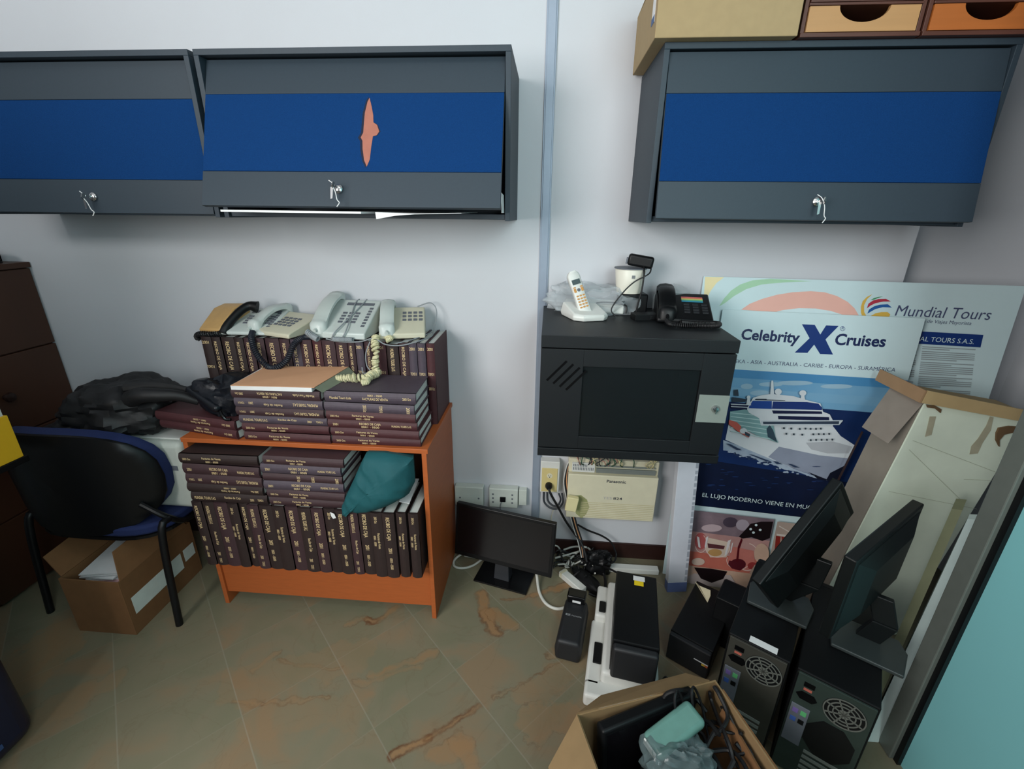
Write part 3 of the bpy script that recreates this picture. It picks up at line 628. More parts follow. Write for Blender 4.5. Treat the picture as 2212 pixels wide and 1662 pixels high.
# cruise poster in front
tl = at(1561, 669, y=-0.045)
cb = Board('cruise_poster', 'white cruise advertising poster with ship picture, leaning right of the black rack', 'poster', tl, R(6.0), 0.07, 0.70, 1.262, 0.004, M_board)
cb.part('lettering')
cb.text('Celebrity', z6(362, 462), z6(742, 486), I_txt if False else ink('dark_navy', (26, 40, 84)), 0.028, 0.0, 1.05)
cb.text('Cruises', z6(972, 497), z6(1303, 512), ink('dark_navy', (26, 40, 84)), 0.028, 0.0, 1.05)
cb.poly(P((762, 365), (846, 369), (882, 432), (920, 372), (1003, 375), (916, 464), (965, 563), (880, 559), (842, 498), (798, 552), (715, 550), (812, 456)), I_navy)
cb.text('R', z6(1020, 399), z6(1035, 400), I_navy)
ring = []
cx, cy = 1027, 394
for i in range(21): ring.append((cx+17*math.cos(i*math.pi/10), cy+15*math.sin(i*math.pi/10)))
for i in range(21): ring.append((cx+14.5*math.cos(-i*math.pi/10), cy+12.5*math.sin(-i*math.pi/10)))
cb.poly(P(*ring), I_navy)
cb.text('ALASKA - ASIA - AUSTRALIA - CARIBE - EUROPA - SURAM\u00c9RICA', z6(256, 613), z6(1370, 675), I_txt, 0.0)
cb.done()
# ship photograph
q = lambda *a: [z8(x, y) for x, y in a]
hb0 = cb.px(*z8(700, 84)).y; hz = cb.px(*z8(1200, 370)).y; hb1 = cb.px(*z8(500, 1126)).y; W = cb.w
cb.part('ship_picture')
sky = [(0.0, (58, 124, 176)), (0.25, (84, 146, 190)), (0.55, (128, 172, 200)), (0.8, (110, 160, 194)), (1.0, None)]
for i in range(4):
    a = hb0+(hz-hb0)*sky[i][0]; b_ = hb0+(hz-hb0)*sky[i+1][0]
    nx = sky[i+1][1] or sky[i][1]
    cb.poly([(0, b_), (W, b_), (W, a), (0, a)], ink('sky%d' % i, sky[i][1], 0.1, nx, 5), True)
cl = ink('cloud', (150, 182, 202), 0.05)
for c, ru, rv in (((640, 175), 60, 5), ((820, 165), 90, 5), ((560, 240), 50, 6), ((1130, 190), 80, 5), ((460, 190), 30, 6)): cb.ell(z8(*c), ru/3.46*1.5, rv, cl)
cb.poly([(0, hb1), (W, hb1), (W, hz), (0, hz)], ink('sea', (8, 28, 70), 0.25, (14, 46, 98), 9), True)
lowsea = cb.px(*z8(500, 800)).y
cb.poly([(0, hb1), (W, hb1), (W, lowsea-0.03), (0, lowsea+0.02)], ink('sea_low', (6, 14, 38), 0.2, (10, 26, 60), 14), True)
I_hull = ink('hull', (196, 204, 210), 0.08, (214, 218, 222)); I_hs = ink('hull_shade', (138, 146, 164), 0.1); I_foam = ink('foam', (186, 198, 210), 0.2, (112, 132, 160), 30)
cb.poly(q((284, 590), (420, 640), (640, 730), (830, 812), (1062, 892), (960, 872), (830, 826), (740, 812), (640, 764), (560, 752), (500, 722), (430, 712), (360, 676), (284, 668)), I_foam)
cb.poly(q((300, 588), (325, 470), (560, 440), (640, 470), (1090, 470), (1160, 560), (1275, 636), (1230, 726), (1182, 790), (1058, 884), (940, 846), (780, 790), (600, 716), (440, 650)), I_hull)
cb.poly(q((700, 640), (850, 672), (1000, 704), (1226, 728), (1182, 790), (1058, 884), (850, 818), (700, 756), (620, 716)), I_hs)
cb.poly(q((900, 610), (1100, 600), (1250, 640), (1220, 690), (1060, 690), (940, 660)), ink('hull_mid', (172, 176, 182), 0.06))
cb.poly(q((1055, 884), (1082, 836), (1200, 776), (1140, 930), (1090, 926)), ink('bulb', (10, 14, 34)))
cb.poly(q((915, 828), (1058, 884), (1050, 892), (990, 880)), ink('bulb', (10, 14, 34)))
random.seed(23)
wake = [(290, 668), (360, 682), (430, 716), (500, 728), (560, 756), (640, 770), (740, 818), (830, 832), (960, 876)]
for k_ in range(46):
    i_ = random.randrange(len(wake)-1); f_ = random.random(); wx = wake[i_][0]+(wake[i_+1][0]-wake[i_][0])*f_; wy = wake[i_][1]+(wake[i_+1][1]-wake[i_][1])*f_
    cb.ell(z8(wx, wy+random.uniform(-14, 10)), random.uniform(2, 6), random.uniform(0.8, 2.2), I_foam if k_ % 3 else ink('wave_dark', (40, 56, 84), 0.2), 10)
for k_ in range(26): cb.ell(z8(random.uniform(120, 1000), random.uniform(760, 960)), random.uniform(4, 11), random.uniform(0.6, 1.4), ink('ripple', (22, 44, 88), 0.2), 8)
for x0, y0, x1, y1 in ((300, 610, 420, 660), (470, 690, 640, 745), (650, 740, 720, 765), (760, 760, 850, 790)): cb.poly(q((x0, y0), (x0+30, y0+4), (x1, y1), (x1-40, y1-2)), ink('wave_dark', (40, 56, 84), 0.2))
# balconies, lifeboats
I_bal = ink('balcony', (122, 160, 162), 0.08)
cb.poly(q((330, 372), (440, 356), (640, 396), (668, 560), (690, 606), (520, 545), (325, 440)), I_bal)
for k in range(6):
    y = 378+k*27; cb.poly(q((335, y), (640-2*k, y+30+k*6), (640-2*k, y+36+k*6), (335, y+6)), ink('balcony_light', (176, 204, 204), 0.04))
cb.poly(q((600, 500), (625, 470), (650, 510), (680, 600), (610, 560)), ink('balcony_dark', (50, 70, 84), 0.1))
cb.poly(q((322, 432), (380, 450), (412, 480), (410, 500), (476, 536), (470, 566), (392, 522), (320, 466)), ink('lifeboat', (196, 96, 84), 0.12))
cb.ell(z8(430, 515), 8, 6, I_hull); cb.poly(q((440, 520), (480, 540), (472, 560), (440, 545)), ink('balcony_dark', (50, 70, 84), 0.1))
# decks
cb.poly(q((455, 352), (500, 268), (560, 250), (640, 240), (800, 256), (900, 286), (1000, 310), (1020, 372), (1070, 392), (1095, 440), (1095, 474), (560, 474), (545, 420), (470, 380)), I_hull)
I_deck = ink('deck_blue', (24, 48, 110), 0.12)
cb.poly(q((462, 346), (498, 290), (640, 292), (640, 352)), ink('deck_mid', (26, 66, 142), 0.1)); cb.poly(q((648, 296), (900, 300), (985, 312), (1012, 340), (1012, 360), (640, 350)), I_deck)
cb.poly(q((640, 362), (1010, 370), (1014, 388), (650, 386)), ink('deck_navy', (16, 24, 60), 0.1))
cb.poly(q((684, 402), (1064, 412), (1066, 438), (688, 428)), ink('deck_navy', (16, 24, 60), 0.1))
cb.poly(q((556, 438), (1166, 434), (1166, 440), (1140, 470), (560, 470)), ink('wing', (188, 198, 206), 0.05))
cb.poly(q((572, 446), (1140, 442), (1136, 464), (576, 464)), ink('wing_glass', (50, 62, 80), 0.15))
cb.poly(q((335, 318), (456, 326), (452, 356), (340, 345)), ink('deck_navy', (16, 24, 60), 0.1)); cb.poly(q((345, 262), (455, 278), (440, 300), (345, 300)), ink('aft', (44, 56, 70), 0.1)); cb.poly(q((360, 208), (388, 206), (394, 256), (362, 252)), ink('aft', (44, 56, 70), 0.1))
for y in (320, 338): cb.poly(q((335, y-8), (470, y-2), (470, y+4), (335, y-2)), I_hull)
cb.poly(q((520, 274), (720, 276), (740, 290), (510, 286)), ink('aft', (44, 56, 70), 0.1)); cb.poly(q((600, 262), (740, 268), (800, 290), (600, 280)), I_hull)
cb.poly(q((636, 140), (648, 140), (656, 240), (626, 240)), I_hull)
for c, ru, rv in (((686, 222), 7.5, 6.5), ((868, 232), 7.5, 6), ((466, 264), 4, 4)): cb.ell(z8(*c), ru, rv, I_hull); cb.poly(q((c[0]-10, c[1]+12), (c[0]+10, c[1]+12), (c[0]+18, c[1]+60), (c[0]-18, c[1]+56)), I_hull)
for x, y in ((728, 492), (782, 495), (845, 498), (887, 495), (925, 497), (965, 497), (1000, 495), (745, 533), (800, 537), (863, 540), (945, 537), (985, 535), (1022, 535), (1062, 533), (925, 580), (965, 578), (1005, 577), (1045, 577), (1085, 575)):
    cb.poly(q((x-7, y-7), (x+7, y-6), (x+7, y+8), (x-7, y+7)), ink('porthole', (48, 60, 70), 0.1))
cb.done()
cb.part('slogan')
cb.text('EL LUJO MODERNO VIENE EN MUCHOS', z8(120, 1000), z8(1040, 1110), I_w, 0.0)
cb.done()
# lower pictures
cb.part('wine_picture')
a0 = cb.px(*z8(75, 1100)); a1 = cb.px(*z8(655, 1176)); top = a0.y-0.002; xL, xR = 0.006, a1.x
bot = cb.px(*z8(560, 1660)).y-0.04
H_ = top-bot
for k, (f0, f1, c, c2) in enumerate(((0, .28, (150, 132, 140), (92, 78, 90)), (.28, .55, (196, 160, 156), (168, 120, 116)), (.55, .75, (204, 118, 100), (178, 96, 84)), (.75, 1.0, (190, 150, 124), (208, 186, 170)))):
    cb.poly([(xL, top-H_*f1), (xR, top-H_*f1), (xR, top-H_*f0), (xL, top-H_*f0)], ink('wine_bg%d' % k, c, 0.1, c2, 18), True)
cb.ell(z8(330, 1190), 16, 11, ink('wine_blur', (72, 62, 76), 0.15)); cb.ell(z8(420, 1210), 14, 12, ink('wine_blur2', (170, 160, 172), 0.1)); cb.ell(z8(110, 1330), 13, 18, ink('wine_blur3', (176, 90, 90), 0.15))
cb.poly(q((150, 1300), (330, 1340), (320, 1400), (300, 1450), (180, 1450), (140, 1380)), ink('glass_pale', (214, 196, 180), 0.1))
cb.poly(q((160, 1345), (290, 1365), (280, 1390), (165, 1380)), ink('glass_dark', (92, 50, 56), 0.1)); cb.ell(z8(215, 1415), 15, 8, ink('honey', (190, 150, 96), 0.1))
cb.poly(q((440, 1245), (480, 1200), (560, 1184), (646, 1184), (622, 1306), (566, 1328), (486, 1300), (420, 1310), (392, 1296)), ink('bottle', (24, 14, 18), 0.1))
for x, y in ((480, 1240), (520, 1210), (550, 1245), (500, 1265)): cb.ell(z8(x, y), 3, 2.5, I_w)
cb.poly(q((410, 1305), (420, 1320), (400, 1380), (386, 1480), (368, 1480), (384, 1370)), ink('pour', (88, 14, 26), 0.1))
cb.poly(q((330, 1400), (350, 1370), (500, 1400), (510, 1480), (470, 1560), (340, 1520), (305, 1490)), ink('glass_red', (196, 120, 110), 0.15)); cb.ell(z8(385, 1500), 17, 12, ink('wine', (84, 22, 34), 0.1)); cb.poly(q((384, 1370), (398, 1380), (386, 1500), (368, 1500)), ink('pour', (88, 14, 26), 0.1))
def rim(c, ru, rv, w, m, a0=0, a1=360):
    n_ = 22; o_ = [(c[0]+ru*math.cos(R(a0+(a1-a0)*i/n_)), c[1]+rv*math.sin(R(a0+(a1-a0)*i/n_))) for i in range(n_+1)]
    i_ = [(c[0]+(ru-w)*math.cos(R(a0+(a1-a0)*i/n_)), c[1]+(rv-w)*math.sin(R(a0+(a1-a0)*i/n_))) for i in range(n_+1)]
    cb.poly(o_+i_[::-1], m)
I_gl = ink('glass_light', (226, 204, 196), 0.08); I_gw = ink('glass_white', (222, 220, 222), 0.05)
rim(z8(235, 1375), 27, 22, 1.6, I_gl, -10, 200); rim(z8(110, 1345), 13, 20, 1.4, I_gl, -60, 160); rim(z8(455, 1445), 25, 30, 1.8, I_gl, -80, 120); rim(z8(390, 1470), 26, 20, 1.4, I_gl, 20, 200)
for pts in (((310, 1325), (335, 1315), (300, 1430), (285, 1440)), ((150, 1300), (166, 1290), (150, 1380), (138, 1370)), ((80, 1290), (98, 1300), (108, 1380), (92, 1370)), ((340, 1345), (350, 1335), (335, 1410), (326, 1415))): cb.poly(q(*pts), I_gw)
for c_, ru, rv, m_ in (((560, 1420), 16, 22, ink('blush', (204, 172, 152), 0.12)), ((590, 1540), 14, 18, ink('blush2', (196, 160, 132), 0.12)), ((190, 1230), 22, 8, ink('blush3', (190, 170, 176), 0.1)), ((90, 1480), 14, 8, ink('blush4', (206, 186, 172), 0.1))): cb.ell(z8(*c_), ru, rv, m_)
cb.poly(q((320, 1470), (440, 1490), (436, 1520), (400, 1545), (340, 1530), (312, 1500)), ink('wine', (84, 22, 34), 0.1)); cb.ell(z8(490, 1510), 10, 8, ink('wine_red2', (150, 56, 56), 0.15))
cb.poly(q((470, 1560), (510, 1500), (560, 1560), (530, 1620), (535, 1662), (515, 1662), (512, 1610)), ink('stem', (172, 150, 136), 0.1))
cb.poly(q((-8, 1600), (60, 1566), (330, 1580), (380, 1662), (360, 1720), (-12, 1720)), ink('plate', (190, 178, 176), 0.06)); cb.poly(q((60, 1522), (180, 1530), (304, 1552), (276, 1606), (190, 1636), (110, 1604)), ink('bowl', (22, 10, 16), 0.1))
cb.done()
cb.part('chairs_picture')
b0 = cb.px(*z8(676, 1180)); xa, xb = b0.x, cb.w-0.01
cb.poly([(xa, bot), (xb, bot), (xb, b0.y), (xa, b0.y)], ink('interior', (188, 172, 160), 0.08, (160, 140, 130), 10), True)
I_red = ink('red_seat', (140, 44, 38), 0.15)
for pts in (((665, 1285), (700, 1290), (690, 1400), (655, 1390)), ((705, 1290), (830, 1320), (800, 1440), (720, 1420)), ((850, 1215), (930, 1225), (880, 1290), (845, 1280)), ((640, 1490), (720, 1500), (700, 1560), (630, 1550))): cb.poly(q(*pts), I_red)
for pts in (((670, 1270), (850, 1290), (850, 1304), (670, 1284)), ((640, 1440), (740, 1455), (740, 1480), (635, 1468)), ((690, 1210), (830, 1290), (832, 1300), (686, 1216))): cb.poly(q(*pts), ink('pale_frame', (214, 206, 198), 0.05))
cb.done()
# white carton profile standing in front of the poster's left edge
t = thing('tube_carton', 'tall narrow white carton with a blue foot band, left of the cruise poster', 'carton', (0.632, -0.200, 0.0), (R(-2.5), R(-2.5), R(6)))
b = MB(); b.box(-0.043, 0.043, -0.017, 0.017, 0.0, 0.76); b.build('carton', mat('white_carton', (206, 210, 220), 0.6, var=0.03), t, bevel=0.0015)
b = MB(); b.box(-0.0435, 0.0435, -0.0175, 0.0175, 0.0005, 0.052); b.build('foot_band', mat('lavender_blue_print', (96, 112, 160), 0.6), t)
b = MB(); random.seed(5); z = 0.06
while z < 0.74:
    l_ = random.uniform(0.012, 0.03); b.box(0.030, 0.041, -0.0176, -0.0170, z, z+l_); z += l_+random.uniform(0.004, 0.012)
b.build('printed_edge', mat('pale_grey_print', (158, 164, 176), 0.7), t)
# ------------------------------------------------------------------ telephone exchange box and sockets on the wall
t = thing('telephone_exchange_box', 'cream telephone exchange unit on the wall below the black rack, top cover open', 'telephone exchange', (0.32, 0.0, 0.27))
b = MB(); b.box(-0.195, 0.205, -0.080, -0.001, 0.0, 0.232); b.box(-0.195, 0.205, -0.060, -0.001, 0.232, 0.30)
body = b.build('casing', M_cream, t, bevel=0.004, seg=3, smooth=True)
b = MB()
for k in range(9): b.box(-0.13, 0.198, -0.0812, -0.0800, 0.010+0.0095*k, 0.0125+0.0095*k)
b.build('ribs', mat('cream_rib', (196, 186, 150), 0.5), t)
b = MB(); put_text(b, 'Panasonic', (-0.022, -0.0806, 0.198), (1, 0, 0), (0, 0, 1), 0.085, None, 0.02)
put_text(b, '824', (0.014, -0.0806, 0.110), (1, 0, 0), (0, 0, 1), 0.040, 0.018, 0.015); b.build('lettering', mat('print_dark', (50, 54, 66), 0.5), t)
b = MB(); put_text(b, 'TES', (-0.032, -0.0806, 0.110), (1, 0, 0), (0, 0, 1), 0.040, 0.018, 0.0); b.build('lettering', mat('print_pale', (168, 166, 170), 0.5), t)
b = MB(); b.box(-0.180, -0.078, -0.068, -0.060, 0.238, 0.285)
gr = b.build('vent_grille', M_white, t, bevel=0.001)
b = MB()
for k in range(13):
    b.box(-0.174+0.0072*k, -0.171+0.0072*k, -0.0686, -0.0680, 0.248, 0.262)
    if k < 9: b.box(-0.174+0.0072*k, -0.171+0.0072*k, -0.0686, -0.0680, 0.266, 0.278)
b.build('slots', M_key, gr)
b = MB(); b.box(-0.072, 0.190, -0.072, -0.060, 0.240, 0.262); b.box(-0.072, 0.190, -0.066, -0.060, 0.268, 0.276); b.build('terminal_strip', M_steel, t, bevel=0.001)
random.seed(11); cols = [mat('wire_cream', (206, 196, 150), 0.5), mat('wire_green', (60, 92, 74), 0.5), mat('wire_rose', (190, 140, 126), 0.5), mat('wire_dark', (40, 44, 46), 0.5)]
b = MB()
for k in range(26):
    x = random.uniform(-0.16, 0.18); x2 = x+random.uniform(-0.06, 0.06)
    b.tube([(x, -0.064, 0.272), (x+random.uniform(-.02, .02), -0.080, 0.29+random.uniform(0, .02)), ((x+x2)/2, -0.07, 0.315+random.uniform(-.01, .02)), (x2, -0.05, 0.33)], 0.0024, 5, random.randrange(4), 4)
w_ = b.build('wiring', cols, t, smooth=True); w_['label'] = 'tangle of thin coloured wires'
b = MB(); b.slab([at(1238, 1072, y=-0.0806), at(1255, 1070, y=-0.0806), at(1268, 1080, y=-0.0806), at(1273, 1096, y=-0.0806), at(1266, 1112, y=-0.0806), at(1256, 1120, y=-0.0806), at(1244, 1110, y=-0.0806)], (0, 0.0004, 0))
b.build('stain', mat('green_stain', (150, 152, 104), 0.7, var=0.1), t, world=True)
# brown-edged side plate seen right of it
t = thing('power_socket', 'surface mounted power socket with a black plug, left of the exchange unit', 'socket', (0.042, 0.0, 0.375))
b = MB(); b.box(-0.043, 0.045, -0.045, -0.0005, 0.0, 0.165); b.build('back_box', M_white, t, bevel=0.004, seg=3, smooth=True)
b = MB(); b.box(-0.036, 0.036, -0.049, -0.045, 0.008, 0.132); fpz = b.build('face_plate', mat('ivory_plate', (208, 190, 132), 0.4, var=0.03), t, bevel=0.0015)
b = MB(); b.lathe([(0, 0), (0.013, 0), (0.013, 0.0012), (0, 0.0012)], (0.0, -0.049, 0.094), 20, M=Matrix.Rotation(R(90), 3, 'X')); oo = b.build('outlet', M_cream, fpz)
b = MB(); b.box(-0.006, -0.0045, -0.051, -0.0500, 0.092, 0.099); b.box(0.0045, 0.006, -0.051, -0.0500, 0.092, 0.099); b.lathe([(0, 0), (0.0022, 0), (0.0022, 0.001), (0, 0.001)], (0.0, -0.0502, 0.087), 10, M=Matrix.Rotation(R(90), 3, 'X')); b.build('outlet_holes', M_black, fpz)
t = thing('power_cable', 'black plug in the ivory socket with its cable running down to the floor', 'cable', (0.040, -0.05, 0.42))
b = MB(); b.lathe([(0, 0.0), (0.016, 0.0), (0.017, 0.012), (0.012, 0.026), (0.007, 0.034), (0, 0.034)], (0, 0, 0), 16, M=Matrix.Rotation(R(90), 3, 'X')); b.build('plug', M_black, t, smooth=True)
def wp(pts): return [at(u, v, y=y) for u, v, y in pts]
b = MB(); b.tube([Vector((0.040, -0.080, 0.42))]+wp([(1190, 1068, -0.09), (1205, 1095, -0.085), (1222, 1126, -0.08), (1240, 1152, -0.08), (1252, 1168, -0.09), (1262, 1190, -0.12), (1268, 1215, -0.16)]), 0.0055, 8)
b.build('cord', M_rubber, t, world=True, smooth=True)
t = thing('extension_box', 'small cream junction box hanging in the cables left of the exchange unit', 'junction box', at(1235, 1088, y=-0.105), (0, R(8), 0))
b = MB(); b.box(-0.026, 0.026, -0.012, 0.012, -0.036, 0.036); b.build('casing', mat('pale_yellow_plastic', (222, 212, 164), 0.4, var=0.03), t, bevel=0.003, seg=2, smooth=True)
# loops of cable hanging under the socket
t = tag(MB().tube(wp([(1175, 1064, -0.03), (1176, 1085, -0.03), (1190, 1098, -0.04), (1206, 1098, -0.04), (1216, 1085, -0.04), (1214, 1066, -0.03)]), 0.005, 8).tube(wp([(1182, 1064, -0.03), (1184, 1082, -0.035), (1194, 1092, -0.04), (1204, 1093, -0.04), (1211, 1080, -0.04), (1207, 1066, -0.03)]), 0.0045, 8).build('cable_loop', mat('grey_cable', (52, 56, 62), 0.5), smooth=True), 'dark grey cable looped below the ivory power socket', 'cable')
b = MB(); random.seed(21)
for k, (dx, m_) in enumerate(((0, 0), (3, 1), (6, 0), (-3, 2), (1, 0), (5, 3), (-1, 0))):
    b.tube(wp([(1236+dx, 990, -0.04), (1226+dx*.6, 1008, -0.05), (1221+dx, 1040, -0.06), (1226+dx, 1075, -0.07), (1234+dx, 1110, -0.075), (1242+dx, 1140, -0.08), (1252+dx, 1172, -0.09), (1258+dx*.5, 1205, -0.12)]), 0.0032, 6, m_)
tag(b.build('cable_bundle', [M_rubber, mat('wire_orange', (206, 150, 104), 0.5), mat('wire_white', (196, 196, 192), 0.5), mat('grey_cable', (52, 56, 62), 0.5)], smooth=True), 'bundle of dark and pale cables dropping from the rack to the floor', 'cables')
b = MB(); b.tube(wp([(1248, 1134, -0.075), (1270, 1146, -0.06), (1300, 1158, -0.05), (1320, 1172, -0.05), (1329, 1190, -0.06), (1331, 1200, -0.07), (1325, 1215, -0.10), (1300, 1222, -0.13)]), 0.0045, 8)
tag(b.build('loose_cable', M_rubber, smooth=True), 'single black cable arching rightwards below the exchange unit', 'cable')
b = MB(); b.tube(wp([(1196, 1100, -0.02), (1191, 1118, -0.02), (1193, 1130, -0.02), (1204, 1140, -0.015)]), 0.0018, 6); tag(b.build('thin_cable', M_cream, smooth=True), 'thin cream wire on the wall below the power socket', 'cable')
def wall_outlet(label, x, kind):
    t = thing('wall_outlet', label, 'outlet', (x, 0.0, 0.273), group='surface outlets behind the bookcase side')
    b = MB(); b.box(-0.069, 0.069, -0.040, -0.0005, 0.0, 0.104); b.build('housing', mat('outlet_white', (198, 204, 196), 0.4, var=0.03), t, bevel=0.004, seg=3, smooth=True)
    b = MB()
    if kind == 0:
        for sx in (-0.044, 0.046): b.lathe([(0, 0), (0.0045, 0), (0.0045, 0.001), (0, 0.001)], (sx, -0.0405, 0.045), 12, M=Matrix.Rotation(R(90), 3, 'X'))
        b.build('screw_holes', M_key, t)
    else:
        for sx in (-0.050, 0.042):
            for dz in (0.030, 0.052, 0.074):
                b.box(sx-0.004, sx+0.004, -0.0412, -0.0400, dz-0.004, dz+0.004)
        b.build('clip_slots', M_key, t)
        b = MB(); b.box(-0.016, 0.010, -0.047, -0.040, 0.036, 0.062); b.build('network_jack', M_black, t, bevel=0.001)
        b = MB(); b.tube([(-0.010, -0.045, 0.038), (-0.014, -0.05, 0.01), (-0.010, -0.045, -0.03), (0.0, -0.035, -0.07)], 0.0018, 6); b.build('network_wire', M_key, t, smooth=True)
wall_outlet('blank white outlet box on the wall, nearer the orange bookcase', -0.337, 0)
wall_outlet('white network outlet box with a black jack, left of the aluminium strip', -0.172, 1)
b = MB(); b.box(-0.100, -0.062, -0.030, -0.0005, 0.285, 0.370); tag(b.build('cable_duct', mat('outlet_white', (198, 204, 196), 0.4, var=0.03), bevel=0.002), 'short white duct stub right of the network outlet', 'duct')
b = MB(); b.box(0.30, 0.575, -0.120, -0.085, 0.0, 0.026); o = tag(b.build('floor_duct', M_white, bevel=0.003), 'white cable duct lying on the floor below the exchange unit', 'duct')
# ------------------------------------------------------------------ bookcase
t = thing('bookcase', 'low orange bookcase packed with maroon ledgers, phones lined up on top', 'bookcase', (-0.876, -0.235, 0.0))
SX0, SX1, SYF, SYB, SZT, SHZ = -1.340, -0.4125, -0.458, -0.016, 0.801, 0.262
b = MB(); b.box(SX0-0.004, SX1+0.006, SYF, SYB, SZT-0.018, SZT); b.build('top', M_orange, t, world=True, bevel=0.0015)
b = MB(); b.box(SX0, SX0+0.018, SYF+0.002, SYB, 0.0, SZT-0.018); b.build('side_panel', M_orange, t, world=True, bevel=0.001)
b = MB(); b.box(SX1-0.018, SX1, SYF+0.002, SYB, 0.0, SZT-0.018); b.build('side_panel', M_orange, t, world=True, bevel=0.001)
b = MB(); b.box(SX0+0.018, SX1-0.018, SYF+0.006, SYB-0.004, SHZ-0.018, SHZ); b.build('shelf', M_orange, t, world=True)
b = MB(); b.box(SX0+0.018, SX1-0.018, SYF+0.012, SYF+0.028, 0.060, SHZ-0.018); b.build('plinth', M_orange, t, world=True)
b = MB(); b.box(SX0+0.018, SX1-0.018, SYB-0.004, SYB, 0.06, SZT-0.018); b.build('back_panel', M_brownwood, t, world=True)
# ------------------------------------------------------------------ ledgers
# own frame: length along x, spine facing -y at y=0, thickness along z
_BK = {}
def book_parts(L, D, T, ci, li, flip):
    k = (round(L, 3), round(D, 3), round(T, 3), ci, li, flip)
    if k in _BK: return _BK[k]
    c = MB(); bt = 0.0028
    c.box(0, L, 0.004, D, 0, bt); c.box(0, L, 0.004, D, T-bt, T)
    n = 6; prof = [(0.006*(1-math.cos(math.pi*i/n-math.pi/2))-0.002 if 0 < i < n else 0.004, T*i/n) for i in range(n+1)]
    prof = [(0.004-0.006*math.sin(math.pi*i/n), T*i/n) for i in range(n+1)]+[(0.010, T), (0.010, 0)]
    c.prism(prof, 0, L, 'x')
    cover = c.build('cover', M_book[ci], None)
    p = MB(); p.box(0.005, L-0.005, 0.0102, D-0.005, bt, T-bt); page = p.build('page_block', M_page, None)
    y = -0.0026; gold = []
    def put(s, x0, x1, zc, h):
        g = MB(); h = h*1.25
        if not flip: put_text(g, s, (x0*L, y, zc*T-h*T*0.36), (1, 0, 0), (0, 0, 1), (x1-x0)*L, h*T)
        else: put_text(g, s, (L-x0*L, y, (1-zc)*T+h*T*0.36), (-1, 0, 0), (0, 0, -1), (x1-x0)*L, h*T)
        gold.append(g.build('spine_lettering', M_gold, None))
    if li == 0: put('Mundial Tours Ltda.', 0.06, 0.30, 0.45, 0.26); put('FACTURAS DE VENTA', 0.42, 0.70, 0.40, 0.26); put('0001 - 0500', 0.48, 0.64, 0.75, 0.22); put('2003 Oct', 0.86, 0.95, 0.5, 0.26)
    elif li == 1: put('RECIBO DE CAJA', 0.36, 0.60, 0.66, 0.28); put('0001 - 0500', 0.38, 0.58, 0.28, 0.26); put('MUNDIAL TOURS S.A.S.', 0.72, 0.94, 0.5, 0.26); put('2001', 0.06, 0.12, 0.5, 0.3)
    elif li == 2: put('Facturas de Venta', 0.30, 0.54, 0.64, 0.26); put('0001 - 0500', 0.34, 0.50, 0.28, 0.22); put('2003 Oct', 0.05, 0.15, 0.5, 0.26)
    elif li == 3: put('MUNDIAL TOURS S.A.S.', 0.05, 0.33, 0.5, 0.34); put('Recibo de Caja', 0.45, 0.66, 0.64, 0.26); put('2001', 0.78, 0.83, 0.5, 0.30); put('TOMO II', 0.88, 0.95, 0.5, 0.26)
    elif li == 4: put('RECIBO DE CAJA', 0.05, 0.40, 0.5, 0.34); put('2001', 0.52, 0.60, 0.5, 0.34); put('0001 - 0500', 0.68, 0.86, 0.5, 0.26)
    else:
        for s_, f_, l_ in (('2001', 0.92, 0.66), ('TOMO II', 0.62, 0.74), ('2003 Oct', 0.44, 0.74)):
            g = MB(); put_text(g, s_, (f_*L, y, T*(0.5+l_/2)), (0, 0, -1), (1, 0, 0), T*l_, 0.017); gold.append(g.build('spine_lettering', M_gold, None))
    _BK[k] = (cover, page, *gold); return _BK[k]
def book(label, group, M, L, D, T, ci, li, flip=False):
    """M: placement of the book's own frame"""
    key = (round(L, 3), round(D, 3), round(T, 3), ci, li, flip); fresh = key not in _BK
    src = book_parts(L, D, T, ci, li, flip)
    r = bpy.data.objects.new('ledger', None); COL.objects.link(r); r.empty_display_size = 0.05
    r.location = M.to_translation(); r.rotation_euler = M.to_euler(); tag(r, label, 'book', group)
    for s_ in src:
        if fresh: s_.parent = r
        else:
            c = s_.copy(); COL.objects.link(c); c.parent = r
    return r
ORD = ['first', 'second', 'third', 'fourth', 'fifth', 'sixth', 'seventh', 'eighth', 'ninth', 'tenth', 'eleventh', 'twelfth', 'thirteenth', 'fourteenth', 'fifteenth', 'sixteenth', 'seventeenth', 'eighteenth', 'nineteenth', 'twentieth', 'twenty-first', 'twenty-second']
CN = ['maroon', 'plum', 'wine red', 'dark brown']
def lying(x, y, z, yaw): return Matrix.Translation((x, y, z)) @ Matrix.Rotation(R(yaw), 4, 'Z')
def upright(x_right, y, z, lean=0.0): return Matrix.Translation((x_right, y, z)) @ Matrix.Rotation(R(-90+lean), 4, 'Y')
random.seed(4)
